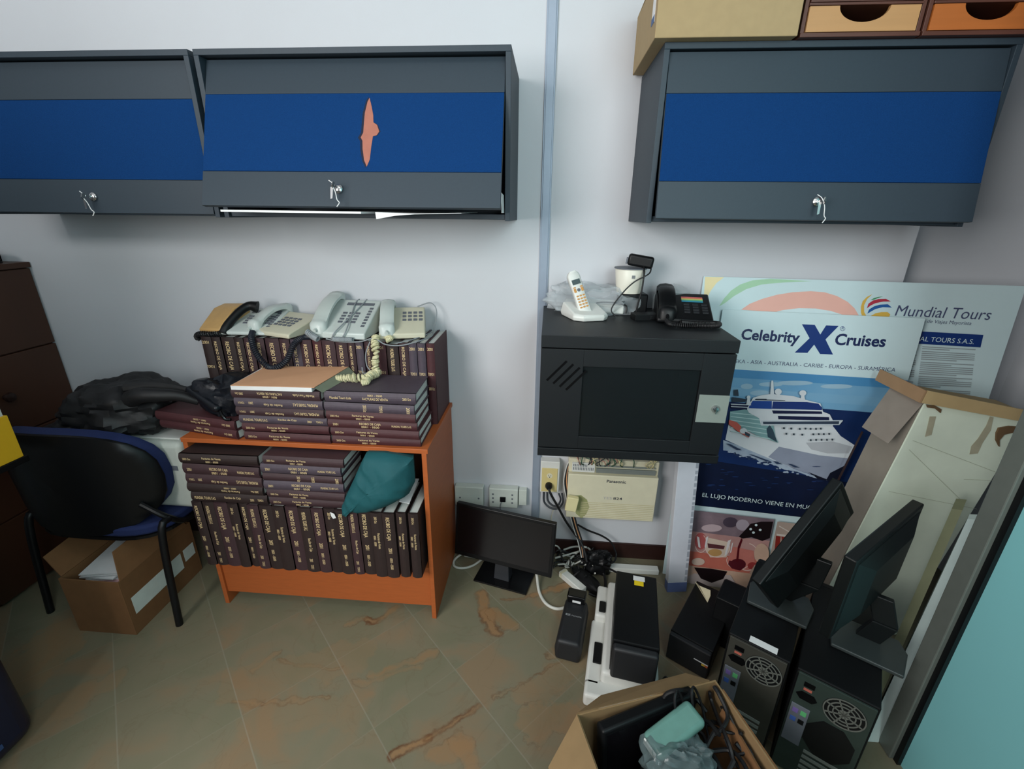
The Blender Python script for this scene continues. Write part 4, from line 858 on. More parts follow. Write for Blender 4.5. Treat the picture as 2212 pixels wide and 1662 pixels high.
# upright row along the back of the bookcase top (left to right)
edges = [95, 185, 262, 372, 450, 532, 618, 735, 822, 908, 1005, 1082, 1192, 1290, 1352, 1418, 1490, 1592, 1690, 1770, 1838, 1906, 1975]
fx = lambda e: -1.345+(e-95)/(1975-95)*0.928
top_ci = [3, 3, 3, 3, 0, 0, 0, 0, 1, 0, 2, 0, 0, 0, 1, 0, 2, 3, 0, 1, 1, 2, 1]
top_li = [5, 4, 4, 4, 4, 4, 4, 4, 4, 4, 4, 4, 4, 4, 5, 3, 5, 3, 4, 5, 5, 5, 5]
n = len(edges)-1
for i in range(n):
    x0, x1 = fx(edges[i]), fx(edges[i+1]); T = round(x1-x0-0.003, 3)
    lab = '%s ledger upright on the bookcase top, %s from the left' % (CN[top_ci[i]], ORD[i])
    if i == n-1: lab = 'plum ledger at the right end of the upright row on the bookcase top'
    hh = 0.333 if i != 17 else 0.325
    book(lab, 'ledgers upright on the bookcase top', upright(x1-0.0015, -0.248+random.uniform(-0.004, 0.004), SZT+0.0003), hh, 0.226, T, top_ci[i], top_li[i], True)
# lying stacks in front of them
def stack(x, y, z, n, L, D, T, yaw, spec, where, group, jit=0.006):
    zz = z
    for k in range(n):
        ci, li, fl, dT, dx = spec[k]
        t_ = round(T+dT, 4)
        pos = 'topmost' if k == n-1 else ('bottom' if k == 0 else ORD[k]+' from the bottom')
        book('%s ledger, %s of %s' % (CN[ci], pos, where), group, lying(x+dx, y+random.uniform(-jit, jit*0.3), zz, yaw+random.uniform(-1.2, 1.2)), L, D, t_, ci, li, fl)
        zz += t_+0.0004
    return zz
zR = stack(-0.762, -0.448, SZT+0.0003, 6, 0.325, 0.19, 0.0325, 0, [(2, 2, False, 0, 0.002), (2, 2, False, 0, 0.0), (2, 1, False, 0, -0.006), (2, 2, False, 0, -0.008), (1, 5, True, 0.002, -0.010), (1, 0, False, 0.006, -0.006)], 'the right lying stack on the bookcase top', 'ledgers lying in the right stack on top')
zM = stack(-1.098, -0.448, SZT+0.0003, 6, 0.328, 0.19, 0.0325, 0, [(2, 2, False, 0.001, 0.004), (2, 2, False, 0, 0.0), (1, 3, False, 0, -0.004), (0, 3, True, 0, -0.008), (1, 3, True, 0.003, -0.008), (0, 0, True, 0.004, -0.010)], 'the stack under the tan folder', 'ledgers lying in the stack under the folder')
zL = stack(-1.478, -0.385, SZT+0.0003, 2, 0.365, 0.185, 0.036, -10, [(2, 2, True, 0, 0.0), (2, 2, True, 0, -0.004)], 'the pair lying at the bookcase top left end', 'ledgers lying at the left end of the top')
# inside: standing row
w_in = [0.040, 0.044, 0.052, 0.042, 0.036, 0.044, 0.050, 0.048, 0.050, 0.050, 0.046, 0.044, 0.046, 0.038, 0.048, 0.044, 0.046]
x = SX0+0.0185; YI = -0.512; n = len(w_in); tot = sum(w_in); room = (SX1-0.018)-(SX0+0.018)-0.004; sc = (room-0.085-0.012)/tot
ci_in = [3, 3, 0, 3, 3, 0, 3, 3, 0, 3, 0, 3, 3, 0, 3, 3, 3]
for i in range(n):
    T = round(w_in[i]*sc, 3)-0.001
    if T > 0: book('%s ledger standing inside the bookcase, %s from the left' % (CN[ci_in[i]], ORD[i]), 'ledgers standing inside the bookcase', upright(x+T+0.0005, YI+random.uniform(-0.004, 0.008), SHZ+0.0003), 0.296, 0.225, T, ci_in[i], [4, 3, 4, 2][i % 4], True)
    x += T+0.0012
for k, lab in ((0, 'dark brown ledger standing inside the bookcase, second from its right end, loose papers in it'), (1, 'dark brown ledger standing at the right end inside the bookcase')):
    x += 0.006 if k else 0.003
    book(lab, 'ledgers standing inside the bookcase', upright(x+0.038, YI+0.004, SHZ+0.0003), 0.296, 0.225, 0.037, 3, 2, True); x += 0.040
ZS = SHZ+0.2968
stack(-1.318, -0.506, ZS, 5, 0.298, 0.19, 0.041, 0, [(3, 3, False, 0.0, 0.004), (3, 2, True, -0.004, -0.004), (0, 3, True, 0, 0.002), (0, 1, False, 0.002, 0.0), (3, 2, False, -0.002, -0.006)], 'the left stack inside the bookcase', 'ledgers lying in the left inner stack', 0.004)
stack(-1.012, -0.505, ZS, 6, 0.300, 0.19, 0.0345, 0, [(0, 2, False, 0.0, 0.004), (0, 2, False, 0, 0.0), (1, 1, False, 0.003, -0.004), (0, 5, False, -0.004, -0.003), (1, 1, False, 0.003, -0.006), (0, 2, False, 0.001, 0.010)], 'the right stack inside the bookcase', 'ledgers lying in the right inner stack', 0.004)
sheet('loose_paper', 'white paper tops showing at the right end of the standing ledgers', [(-0.535, -0.44, ZS+0.001), (-0.492, -0.45, ZS+0.001), (-0.488, -0.32, ZS+0.030), (-0.53, -0.32, ZS+0.026)], t=(0, 0.001, 0.002))
sheet('paper_scrap', 'small white scrap poking out above a standing ledger in the bookcase', [(-0.772, -0.5175, 0.553), (-0.757, -0.5175, 0.546), (-0.752, -0.5175, 0.528), (-0.764, -0.5175, 0.524), (-0.770, -0.5175, 0.535)], t=(0, 0.0006, 0))
# turquoise bag stuffed in at the right
M_teal = mat('teal_cloth', (14, 78, 84), 0.75, var=0.12, scale=9, bump=0.5, bscale=60)
def pillow(mb_, px_pts, yp, front, depth, amp, sc_, seed, nr=14, sub_=6):
    pts = [at(u, v, y=yp) for u, v in px_pts]; n0 = len(pts); ring = []
    for i in range(n0):
        a_, b_ = pts[i], pts[(i+1) % n0]
        for k_ in range(sub_): ring.append(a_.lerp(b_, k_/sub_))
    c_ = sum(ring, Vector())/len(ring); n_ = len(ring); vs = []; fs = []
    for side in (0, 1):
        for k_ in range(nr+1):
            f = k_/nr
            for q_ in ring:
                w_ = c_+(q_-c_)*f; d_ = math.sqrt(max(0.0, 1-f**2.4))
                nz = noise.noise(Vector((w_.x*sc_+seed, w_.z*sc_, seed)))+0.7*(1-2*abs(noise.noise(Vector(((w_.x+w_.z*0.7)*sc_*1.6, (w_.z-w_.x)*sc_*0.5, seed+4)))))
                y_ = yp-(front*d_+amp*nz*min(1, d_*2)) if side == 0 else yp+depth*d_
                vs.append(Vector((w_.x, y_, w_.z)))
    o2 = (nr+1)*n_
    for s_ in (0, 1):
        for k_ in range(nr):
            for i in range(n_): fs.append((s_*o2+k_*n_+i, s_*o2+k_*n_+(i+1) % n_, s_*o2+(k_+1)*n_+(i+1) % n_, s_*o2+(k_+1)*n_+i))
    for i in range(n_): fs.append((nr*n_+i, nr*n_+(i+1) % n_, o2+nr*n_+(i+1) % n_, o2+nr*n_+i))
    mb_.add(vs, fs)
b = MB(); pillow(b, [(792, 977), (830, 978), (868, 984), (893, 990), (897, 1040), (884, 1066), (845, 1086), (800, 1098), (757, 1103), (746, 1114), (735, 1113), (741, 1086), (752, 1062), (768, 1028), (780, 1000)], -0.480, 0.060, 0.11, 0.013, 11.0, 3.3)
tag(b.build('cloth_bag', M_teal, smooth=True), 'turquoise cloth bag squeezed onto the ledgers at the bookcase right side', 'bag')
# folder on the middle stack
t = thing('file_folder', 'tan folder of white papers lying on the middle stack of ledgers', 'folder', (-0.93, -0.36, zM+0.0005), (R(0), R(0), R(1.5)))
b = MB(); b.box(-0.165, 0.125, -0.105, 0.085, 0.0, 0.016); b.build('paper_block', M_paper, t, bevel=0.001)
b = MB(); b.add([(-0.162, -0.108, 0.0165), (0.135, -0.104, 0.0165), (0.168, 0.10, 0.024), (-0.150, 0.10, 0.0175)], [(0, 1, 2, 3)]); b.slab([(-0.162, -0.108, 0.0165), (0.135, -0.104, 0.0170), (0.176, 0.10, 0.026), (-0.150, 0.10, 0.0185)], (0, 0, 0.0015)); b.build('cover', mat('manila_tan', (206, 156, 120), 0.8, var=0.05, scale=12), t)
b = MB(); b.slab([(0.1365, -0.106, 0.0165), (0.160, -0.102, -0.001), (0.205, 0.085, 0.004), (0.1775, 0.10, 0.0265)], (0.001, 0, -0.001)); b.build('spine_flap', mat('grey_green_board', (120, 126, 108), 0.8, var=0.06), t)
# black pouch on the left pair
t = thing('black_pouch', 'shiny black leather pouch lying on the two ledgers at the bookcase left end', 'pouch', (-1.215, -0.335, zL+0.0005), (0, 0, R(-12)))
b = MB(); b.blob((0.0, 0.0, 0.05), (0.105, 0.075, 0.078), 0.30, 2.4, 14, floor=0.0, flat=0.7); b.build('body', mat('black_leather', (16, 19, 26), 0.35, var=0.1, bump=0.4, bscale=120), t, smooth=True)
b = MB(); b.box(-0.125, 0.06, -0.088, -0.055, 0.050, 0.078, rot=(R(8), R(16), R(-12))); b.build('handle', mat('black_leather', (16, 19, 26), 0.35), t, bevel=0.012, seg=3, smooth=True)
b = MB(); b.tube([(0.055, -0.09, 0.03), (0.075, -0.10, 0.018), (0.085, -0.098, 0.006), (0.10, -0.092, 0.005)], 0.006, 8); b.build('zip_pull', M_blackg, t, smooth=True)

# ------------------------------------------------------------------ phones on the ledgers
TZ = SZT+0.3340
g = 'old desk phones on the upright ledgers'
M_phw = mat('cool_white_plastic', (192, 200, 196), 0.35, var=0.03); M_phc = mat('cream_phone_plastic', (198, 194, 172), 0.4, var=0.03)
desk_phone('flat white phone without handset under the tan phone, leftmost on the ledgers', (-1.190, -0.125, TZ), 2, w=0.225, d=0.205, hf=0.016, hb=0.075, body=M_phw, rows=4, cols=4, kx=0.05, handset=False, kp=(0.055, 0.12), kw=0.12, side=0.06, disp=M_key, group=g)
t = thing('desk_phone', 'old tan phone with a black handset, tipped on top of the flat white phone', 'telephone', (-1.300, -0.140, TZ+0.030), (R(18), R(-4), R(-14)), g)
b = MB(); b.prism([(-0.085, 0.0), (-0.085, 0.020), (0.02, 0.058), (0.075, 0.052), (0.085, 0.0)], -0.055, 0.055, 'x'); b.build('body', M_tan, t, bevel=0.006, seg=3, smooth=True)
b = MB(); b.tube([(0.052, -0.072, -0.004), (0.058, -0.055, 0.012), (0.066, -0.015, 0.030), (0.078, 0.03, 0.044), (0.092, 0.060, 0.046), (0.116, 0.072, 0.034)], lambda u: 0.016+0.009*(abs(2*u-1)**3), 12); ho = b.build('handset', M_black, t, smooth=True)
b = MB(); b.coil([(0.048, -0.082, 0.000), (0.02, -0.100, 0.008), (-0.03, -0.102, 0.010), (-0.062, -0.100, -0.002), (-0.070, -0.098, -0.018)], 0.0085, 0.0030, 19); b.build('coil_cord', M_rubber, t, smooth=True)
desk_phone('cream phone with a white handset, second phone on the ledgers', (-1.048, -0.134, TZ), -18, w=0.220, d=0.200, hf=0.020, hb=0.066, body=M_phc, hand=M_phw, rows=4, cols=4, handset=True, side=0.060, kp=(0.05, 0.125), kw=0.095, group=g, extra=False)
pt, top_ = desk_phone('large grey white phone bound with grey cords, tallest on the ledgers', (-0.792, -0.130, TZ), -3, w=0.225, d=0.215, hf=0.028, hb=0.122, body=M_phw, hand=M_phw, rows=4, cols=3, handset=True, side=0.068, kp=(0.05, 0.115), kw=0.08, group=g)
b = MB()
for x0, x1 in ((0.0, 0.045), (0.04, 0.012)):
    b.tube([(x0-0.02, -0.112, 0.005), (x0, -0.110, top_(-0.10)+0.003), (x0*.5+x1*.5, -0.03, top_(-0.03)+0.005), (x1, 0.05, top_(0.05)+0.004), (x1, 0.09, top_(0.075)+0.002)], 0.0026, 6)
b.coil([(-0.112, -0.118, 0.030), (-0.085, -0.125, 0.014), (-0.066, -0.128, 0.006)], 0.0095, 0.0035, 10); b.coil([(-0.005, -0.122, 0.007), (0.03, -0.124, 0.0075), (0.07, -0.120, 0.0075)], 0.0075, 0.003, 15)
b.build('cord', mat('grey_cord', (140, 146, 150), 0.5), pt, smooth=True)
desk_phone('small cream phone turned right with knotted cord, rightmost on the ledgers', (-0.573, -0.118, TZ), 14, w=0.175, d=0.180, hf=0.024, hb=0.098, body=M_phc, hand=M_phw, rows=3, cols=4, handset=True, side=0.062, kp=(0.065, 0.125), kw=0.085, group=g, extra=False)
b = MB(); b.coil([(-1.138, -0.228, TZ+0.020), (-1.125, -0.262, TZ-0.005), (-1.095, -0.285, TZ-0.062), (-1.045, -0.292, TZ-0.105), (-0.985, -0.285, TZ-0.075), (-0.955, -0.27, TZ-0.015), (-0.925, -0.235, TZ+0.006), (-0.880, -0.236, TZ+0.008)], 0.0090, 0.0034, 62)
tag(b.build('coil_cord', mat('blue_black_cable', (30, 34, 44), 0.45), smooth=True), 'black coiled cord drooping in front of the upright ledgers', 'cord')
b = MB(); M_knot = mat('cream_cord', (206, 200, 162), 0.5, var=0.05)
pth = [(-0.645, -0.232, TZ+0.016), (-0.640, -0.262, TZ-0.002), (-0.634, -0.276, TZ-0.040), (-0.640, -0.285, TZ-0.080), (-0.632, -0.292, TZ-0.105), (-0.640, -0.31, zR+0.020), (-0.66, -0.34, zR+0.016), (-0.70, -0.345, zR+0.015), (-0.740, -0.345, zR+0.014), (-0.765, -0.35, zR+0.013)]
b.coil(pth, 0.0098, 0.0046, 27, jit=0.7, seed=3); b.coil([Vector(p)+Vector((0.004, -0.005, 0.004)) for p in pth[:-1]], 0.0095, 0.0042, 19, jit=0.9, seed=9)
b.coil([(-0.650, -0.345, zR+0.013), (-0.640, -0.372, zR+0.012), (-0.655, -0.38, zR+0.012)], 0.009, 0.004, 10, jit=0.6, seed=5)
b.coil([(-0.612, -0.215, TZ+0.010), (-0.590, -0.226, TZ+0.010), (-0.605, -0.236, TZ+0.004)], 0.008, 0.004, 9, jit=0.5, seed=6)
tag(b.build('knotted_cord', M_knot, smooth=True), 'cream knotted phone cord hanging over ledgers onto the right stack', 'cord')
b = MB(); b.tube([(-0.84, -0.238, TZ+0.004), (-0.78, -0.256, TZ-0.001), (-0.70, -0.258, TZ+0.002), (-0.645, -0.256, TZ+0.016), (-0.60, -0.262, TZ-0.004), (-0.54, -0.262, TZ-0.006), (-0.48, -0.240, TZ+0.006), (-0.45, -0.17, TZ+0.006), (-0.455, -0.10, TZ+0.01), (-0.450, -0.05, TZ+0.08), (-0.475, -0.04, TZ+0.115), (-0.53, -0.045, TZ+0.10)], 0.0024, 6)
b.tube([(-0.56, -0.258, TZ+0.000), (-0.51, -0.22, TZ+0.006), (-0.47, -0.15, TZ+0.010), (-0.46, -0.10, TZ+0.008)], 0.0022, 6)
b.tube([(-0.66, -0.258, TZ+0.003), (-0.675, -0.272, TZ-0.04), (-0.675, -0.275, TZ-0.085), (-0.66, -0.285, TZ-0.105), (-0.685, -0.29, TZ-0.112), (-0.69, -0.285, TZ-0.09)], 0.0022, 6)
tag(b.build('line_cord', mat('grey_cord', (140, 146, 150), 0.5), smooth=True), 'thin grey phone line trailing along the front of the upright ledgers', 'cord')
# ------------------------------------------------------------------ left: filing cabinet, chair, printer, cartons
t = thing('filing_cabinet', 'tall dark brown wooden filing cabinet at the left edge of the room', 'filing cabinet', (-2.50, -0.285, 0.0))
b = MB(); b.box(-2.74, -2.273, -0.565, -0.006, 0.0, 1.355); b.box(-2.74, -2.250, -0.570, -0.004, 1.355, 1.378); b.build('carcass', M_brownwood, t, world=True, bevel=0.002)
for k in range(4):
    z0 = 0.012+0.336*k
    b = MB(); b.box(-2.273, -2.255, -0.563, -0.008, z0, z0+0.331); d = b.build('drawer', M_brownwood, t, world=True, bevel=0.003)
    b = MB(); b.lathe([(0, 0), (0.012, 0), (0.012, 0.012), (0.021, 0.020), (0.018, 0.030), (0, 0.033)], (-2.255, -0.272, z0+0.166), 20, M=Matrix.Rotation(R(90), 3, 'Y')); b.build('knob', mat('dark_knob', (40, 24, 20), 0.35), d, world=True, smooth=True)
YF = -0.66; YY = YF-0.22; yr = at(33, 940, y=YF).x; z0 = at(45, 985, y=YF).z; z1 = at(22, 898, y=YF).z; z2 = at(14, 862, y=YF).z
t = thing('side_table', 'dark side table at the left edge carrying the yellow box', 'table', (yr-0.45, YY+0.1, 0.0))
b = MB(); b.box(yr-0.90, yr+0.004, YY-0.10, YF+0.01, z0-0.022, z0-0.0005); b.build('top', M_black, t, world=True, bevel=0.002)
for sy in (YY-0.05, YF-0.03):
    b = MB(); b.box(yr-0.88, yr-0.85, sy-0.012, sy+0.012, 0.0, z0-0.022); b.build('leg', M_black, t, world=True)
t = thing('box_file', 'yellow box topped with white papers at the left edge in front of the chair', 'box', (yr-0.15, YY+0.1, z0), (0, 0, R(0)))
b = MB(); b.box(yr-0.30, yr, YY, YF, z0, z1); b.build('carton', mat('yellow_card', (224, 172, 26), 0.7, var=0.03), t, world=True, bevel=0.001)
b = MB(); b.box(yr-0.30, yr-0.008, YY+0.004, YF-0.006, z1+0.0003, z2); b.build('papers', M_page, t, world=True)
t = thing('desk_tray', 'black tray with glossy pale papers on top of the wooden filing cabinet', 'tray', (-2.47, -0.20, 1.379))
b = MB(); b.box(-0.14, 0.19, -0.16, 0.12, 0.0, 0.008); b.box(0.182, 0.19, -0.16, 0.12, 0.008, 0.05); b.box(-0.14, 0.19, 0.112, 0.12, 0.008, 0.05); b.build('tray', M_blackg, t, bevel=0.002)
b = MB(); b.box(-0.13, 0.17, -0.15, 0.10, 0.0085, 0.062, rot=(0, 0, R(3))); b.build('papers', mat('glossy_sleeve', (190, 208, 210), 0.15), t)
# stacking chair seen from behind
t = thing('visitor_chair', 'navy padded visitor chair with black legs, its back to the room', 'chair', (-1.735, -0.42, 0.0))
M_cpad = mat('navy_upholstery', (22, 36, 80), 0.85, var=0.12, scale=300, bump=0.3, bscale=600)
def shell(y_of, w, z0, z1, n=28):
    pts = []
    for i in range(n):
        a = 2*math.pi*i/n; c, s_ = math.cos(a), math.sin(a)
        pts.append((math.copysign(abs(c)**0.80, c)*w, (z0+z1)/2+math.copysign(abs(s_)**0.78, s_)*(z1-z0)/2))
    return pts
def curved_pad(name, parent, m, th, yoff, w, z0, z1, cx, y0):
    b = MB(); ring = shell(None, w, z0, z1); nr = 7; vs = []; fs = []; n = len(ring)
    def Y(x, z): return y0+0.16*(x/w)**2*(w/0.29)**2*0.6+0.10*(z-z0)*0.0-0.16*(z-0.5)*0.35
    for side in (0, 1):
        for k in range(nr+1):
            f = k/nr
            for (x, z) in ring:
                xx = x*f; zz = (z0+z1)/2+(z-(z0+z1)/2)*f
                edge = th*(0.9+0.1*math.sqrt(max(0, 1-f**6)))
                vs.append((cx+xx, Y(xx, zz)+yoff+(edge if side else 0.0), zz))
    o2 = (nr+1)*n
    for s_ in (0, 1):
        for k in range(nr):
            for i in range(n): fs.append((s_*o2+k*n+i, s_*o2+k*n+(i+1) % n, s_*o2+(k+1)*n+(i+1) % n, s_*o2+(k+1)*n+i))
    for i in range(n): fs.append((nr*n+i, nr*n+(i+1) % n, o2+nr*n+(i+1) % n, o2+nr*n+i))
    b.add(vs, fs); return b.build(name, m, parent, world=True, smooth=True, angle=70)
curved_pad('backrest_shell', t, M_black, 0.014, 0.0, 0.325, 0.415, 0.862, -1.77, -0.585)
curved_pad('backrest_pad', t, M_cpad, 0.055, 0.0145, 0.318, 0.422, 0.862, -1.77, -0.585)
b = MB(); pts = []
for i in range(28):
    a = 2*math.pi*i/28; c, s_ = math.cos(a), math.sin(a); pts.append((-1.735+math.copysign(abs(c)**0.55, c)*0.285, -0.325+math.copysign(abs(s_)**0.55, s_)*0.235))
b.prism(pts, 0.405, 0.448, 'z'); b.build('seat', M_cpad, t, world=True, bevel=0.012, seg=3, smooth=True)
b = MB(); b.prism([(x*1.0, y) for x, y in pts], 0.392, 0.404, 'z'); b.build('seat_underside', M_black, t, world=True)
for nm, p in (('leg', [(-1.440, -0.500, 0.470), (-1.444, -0.545, 0.42), (-1.454, -0.578, 0.0)]), ('leg', [(-1.995, -0.500, 0.470), (-2.005, -0.540, 0.42), (-2.039, -0.565, 0.0)]),
              ('leg', [(-1.460, -0.20, 0.40), (-1.45, -0.10, 0.38), (-1.445, -0.07, 0.0)]), ('leg', [(-2.01, -0.20, 0.40), (-2.02, -0.10, 0.38), (-2.03, -0.07, 0.0)])):
    b = MB(); b.tube(p, 0.0135, 12, smooth=5); b.build(nm, M_black, t, world=True, smooth=True)
b = MB(); b.tube([(-1.52, -0.520, 0.540), (-1.440, -0.500, 0.470), (-1.452, -0.40, 0.395), (-1.462, -0.20, 0.395)], 0.0115, 10); b.build('side_frame', M_black, t, world=True, smooth=True)
b = MB(); b.tube([(-1.97, -0.530, 0.540), (-1.995, -0.500, 0.470), (-1.99, -0.40, 0.395), (-2.005, -0.20, 0.395)], 0.0115, 10); b.build('side_frame', M_black, t, world=True, smooth=True)
t = thing('printer', 'greyish white printer standing on the navy chair seat', 'printer', (-1.56, -0.262, 0.4485))
b = MB(); b.box(-0.150, 0.160, -0.150, 0.150, 0.0, 0.300); b.build('casing', mat('aged_white_plastic', (182, 188, 180), 0.5, var=0.04), t, bevel=0.022, seg=4, smooth=True)
b = MB(); b.box(-0.12, 0.13, -0.152, -0.149, 0.18, 0.20); b.build('paper_slot', M_key, t)
b = MB(); b.box(0.1595, 0.161, -0.118, -0.100, 0.040, 0.055); b.build('power_port', M_key, t)
b = MB(); b.box(-0.13, 0.14, -0.12, 0.10, 0.2995, 0.306); b.build('lid', M_white, t, bevel=0.004)
M_bagk = mat('black_nylon', (22, 22, 24), 0.55, var=0.25, scale=14, bump=0.8, bscale=34)
t = thing('black_bag', 'crumpled black bag slumped on the printer by the bookcase', 'bag', (-1.66, -0.30, 0.76))
b = MB(); b.blob((-1.675, -0.31, 0.858), (0.185, 0.15, 0.108), 0.20, 3.4, 21, floor=0.757, flat=0.85, nu=56, nv=32); b.build('body', M_bagk, t, world=True, smooth=True)
b = MB(); b.blob((-1.83, -0.385, 0.790), (0.10, 0.075, 0.035), 0.3, 3.4, 5, floor=0.757, nu=36, nv=20); b.build('side_pocket', M_bagk, t, world=True, smooth=True)
b = MB(); b.tube([(-1.55, -0.40, 0.925), (-1.50, -0.41, 0.945), (-1.44, -0.40, 0.945), (-1.38, -0.375, 0.935), (-1.325, -0.35, 0.905)], lambda u: 0.034*(1-0.5*u), 12); b.tube([(-1.58, -0.38, 0.96), (-1.50, -0.36, 0.965), (-1.43, -0.345, 0.957), (-1.37, -0.34, 0.945)], lambda u: 0.022*(1-0.4*u), 10); b.build('strap', M_bagk, t, world=True, smooth=True)
# carton of papers under the chair
t = thing('cardboard_box', 'open brown carton full of papers under the navy chair', 'box', (-1.70, -0.455, 0.0))
X0, X1, Y0, Y1, h = -1.83, -1.585, -0.640, -0.270, 0.265
b = MB(); th = 0.005
b.box(X0, X1, Y0, Y0+th, 0.0, h); b.box(X0, X1, Y1-th, Y1, 0.0, h); b.box(X0, X0+th, Y0+th, Y1-th, 0.0, h); b.box(X1-th, X1, Y0+th, Y1-th, 0.0, h); b.box(X0+th, X1-th, Y0+th, Y1-th, 0.0, 0.006)
b.build('walls', M_cardd, t, world=True, bevel=0.001)
b = MB(); b.slab([(X1-0.004, Y0+0.01, h), (X1-0.004, Y1-0.02, h), (X1-0.045, Y1-0.04, h+0.105), (X1-0.040, Y0+0.05, h+0.10)], (0.004, 0, 0)); b.build('flap', M_cardd, t, world=True)
b = MB(); b.slab([(X0+0.002, Y0+0.01, h), (X0+0.002, Y1-0.02, h), (X0-0.085, Y1-0.03, h+0.085), (X0-0.085, Y0+0.04, h+0.06)], (0.003, 0, 0.003)); b.build('flap', M_cardd, t, world=True)
b = MB(); b.slab([(X1+0.0006, -0.615, 0.085), (X1+0.0006, -0.36, 0.085), (X1+0.0006, -0.36, 0.165), (X1+0.0006, -0.615, 0.165)], (0.0006, 0, 0)); b.build('label_strip', mat('pale_label', (206, 214, 208), 0.7), t, world=True)
b = MB(); b.slab([(X1+0.0006, -0.345, 0.105), (X1+0.0006, -0.285, 0.105), (X1+0.0006, -0.285, 0.165), (X1+0.0006, -0.345, 0.165)], (0.0006, 0, 0)); b.build('label_strip', mat('pale_label', (206, 214, 208), 0.7), t, world=True)
t = thing('paper_pile', 'loose white and pink papers heaped inside the brown carton under the chair', 'papers', (-1.71, -0.46, 0.008))
random.seed(9)
for k in range(9):
    z = 0.20+0.008*k; b = MB(); c = Vector((random.uniform(-1.722, -1.706), random.uniform(-0.475, -0.452), z)); a = R(random.uniform(-7, 7)); w_, d_ = 0.082, 0.125
    pts = [c+Matrix.Rotation(a, 3, 'Z') @ Vector((sx*w_, sy*d_, 0.012*sy+0.010*sx)) for sx, sy in ((-1, -1), (1, -1), (1, 1), (-1, 1))]
    b.slab(pts, (0, 0, 0.0045)); b.build('sheet', M_paper if k % 3 else mat('pink_paper', (224, 180, 184), 0.9, var=0.03), t, world=True)
b = MB(); b.box(-1.80, -1.615, -0.60, -0.30, 0.0005, 0.170); b.build('sheet', M_paper, t, world=True)
# dark suitcase, mostly out of frame
t = thing('suitcase', 'dark navy suitcase cut off by the lower left edge of the view', 'suitcase', (-1.83, -1.19, 0.0))
b = MB(); b.box(-0.25, 0.235, -0.22, 0.205, 0.0, 0.56); b.build('shell', mat('navy_shell', (20, 24, 48), 0.4, var=0.08), t, bevel=0.055, seg=5, smooth=True)
b = MB(); b.box(-0.10, 0.10, 0.2052, 0.2072, 0.10, 0.36); b.build('pocket', M_navy, t)
b = MB(); b.box(0.2355, 0.2385, -0.12, 0.10, 0.06, 0.075); b.build('trim', mat('blue_trim', (50, 76, 120), 0.4), t)

# ------------------------------------------------------------------ floor at the right: monitor, power gear, computers
def tube_obj(name, pts, r, m, label, cat='cable', n=8):
    return tag(MB().tube(pts, r, n).build(name, m, smooth=True), label, cat)
t = thing('computer_monitor', 'black monitor standing on the floor beside the orange bookcase', 'monitor', (-0.148, -0.190, 0.0), (0, 0, R(-14.5)))
b = MB(); b.box(-0.128, 0.128, -0.080, 0.074, 0.0, 0.010); b.build('base', M_blackg, t, bevel=0.003)
b = MB(); b.hexa([(-0.042, -0.040, 0.010), (0.032, -0.040, 0.010), (0.032, 0.015, 0.010), (-0.042, 0.015, 0.010), (-0.035, -0.030, 0.13), (0.025, -0.030, 0.13), (0.025, 0.010, 0.13), (-0.035, 0.010, 0.13)]); b.build('neck', mat('charcoal_plastic', (38, 41, 46), 0.4), t, bevel=0.002)
b = MB(); b.box(-0.232, 0.232, -0.055, -0.030, 0.0, 0.258); b.hexa([(-0.16, -0.030, 0.04), (0.16, -0.030, 0.04), (0.16, -0.030, 0.22), (-0.16, -0.030, 0.22), (-0.12, 0.012, 0.07), (0.12, 0.012, 0.07), (0.12, 0.012, 0.19), (-0.12, 0.012, 0.19)])
sc_ = b.build('screen_case', M_black, t, bevel=0.003); sc_.location = (0.0, 0.0, 0.100); sc_.rotation_euler = (R(-9), 0, 0)
b = MB(); b.box(-0.218, 0.218, -0.0562, -0.0550, 0.022, 0.244); b.build('screen', mat('dark_screen', (14, 13, 16), 0.22, var=0.0), sc_)
M_wc = mat('white_cable', (206, 206, 198), 0.45, var=0.03)
tube_obj('white_cable', [at(1010, 1192, z=0.03)+Vector((0.02, 0, 0)), at(1000, 1196, z=0.02), at(982, 1210, z=0.006), at(982, 1224, z=0.006), at(1000, 1228, z=0.006), at(1022, 1222, z=0.006), at(1042, 1208, z=0.006)], 0.0055, M_wc, 'white cable looping on the floor left of the black floor monitor')
b = MB(); b.box(-0.045, 0.045, -0.010, 0.010, 0, 0.016); o = b.build('white_plug', M_wc, bevel=0.004); p = at(1022, 1204, z=0.0); o.location = (p.x, p.y, 0.0); o.rotation_euler = (0, 0, R(-8)); tag(o, 'white strip plug on the floor left of the floor monitor base', 'plug')
tube_obj('white_cable', [at(1158, 1230, z=0.075), at(1160, 1248, z=0.03), at(1165, 1280, z=0.006), at(1180, 1305, z=0.006), at(1205, 1316, z=0.006), at(1230, 1308, z=0.006), at(1246, 1292, z=0.010), at(1251, 1280, z=0.016)], 0.0065, M_wc, 'thick white cable curving from the floor monitor to the white adapter')
p = at(1236, 1262, z=0.0)
t = thing('white_adapter', 'long white power adapter on the floor right of the floor monitor', 'adapter', (p.x, p.y, 0.0), (0, 0, R(-48)))
b = MB(); b.box(-0.072, 0.072, -0.019, 0.019, 0, 0.030); b.build('casing', M_white, t, bevel=0.004, smooth=True)
b = MB(); b.box(-0.066, -0.052, -0.0195, 0.0195, 0.004, 0.0306); b.build('end_band', M_cream, t)
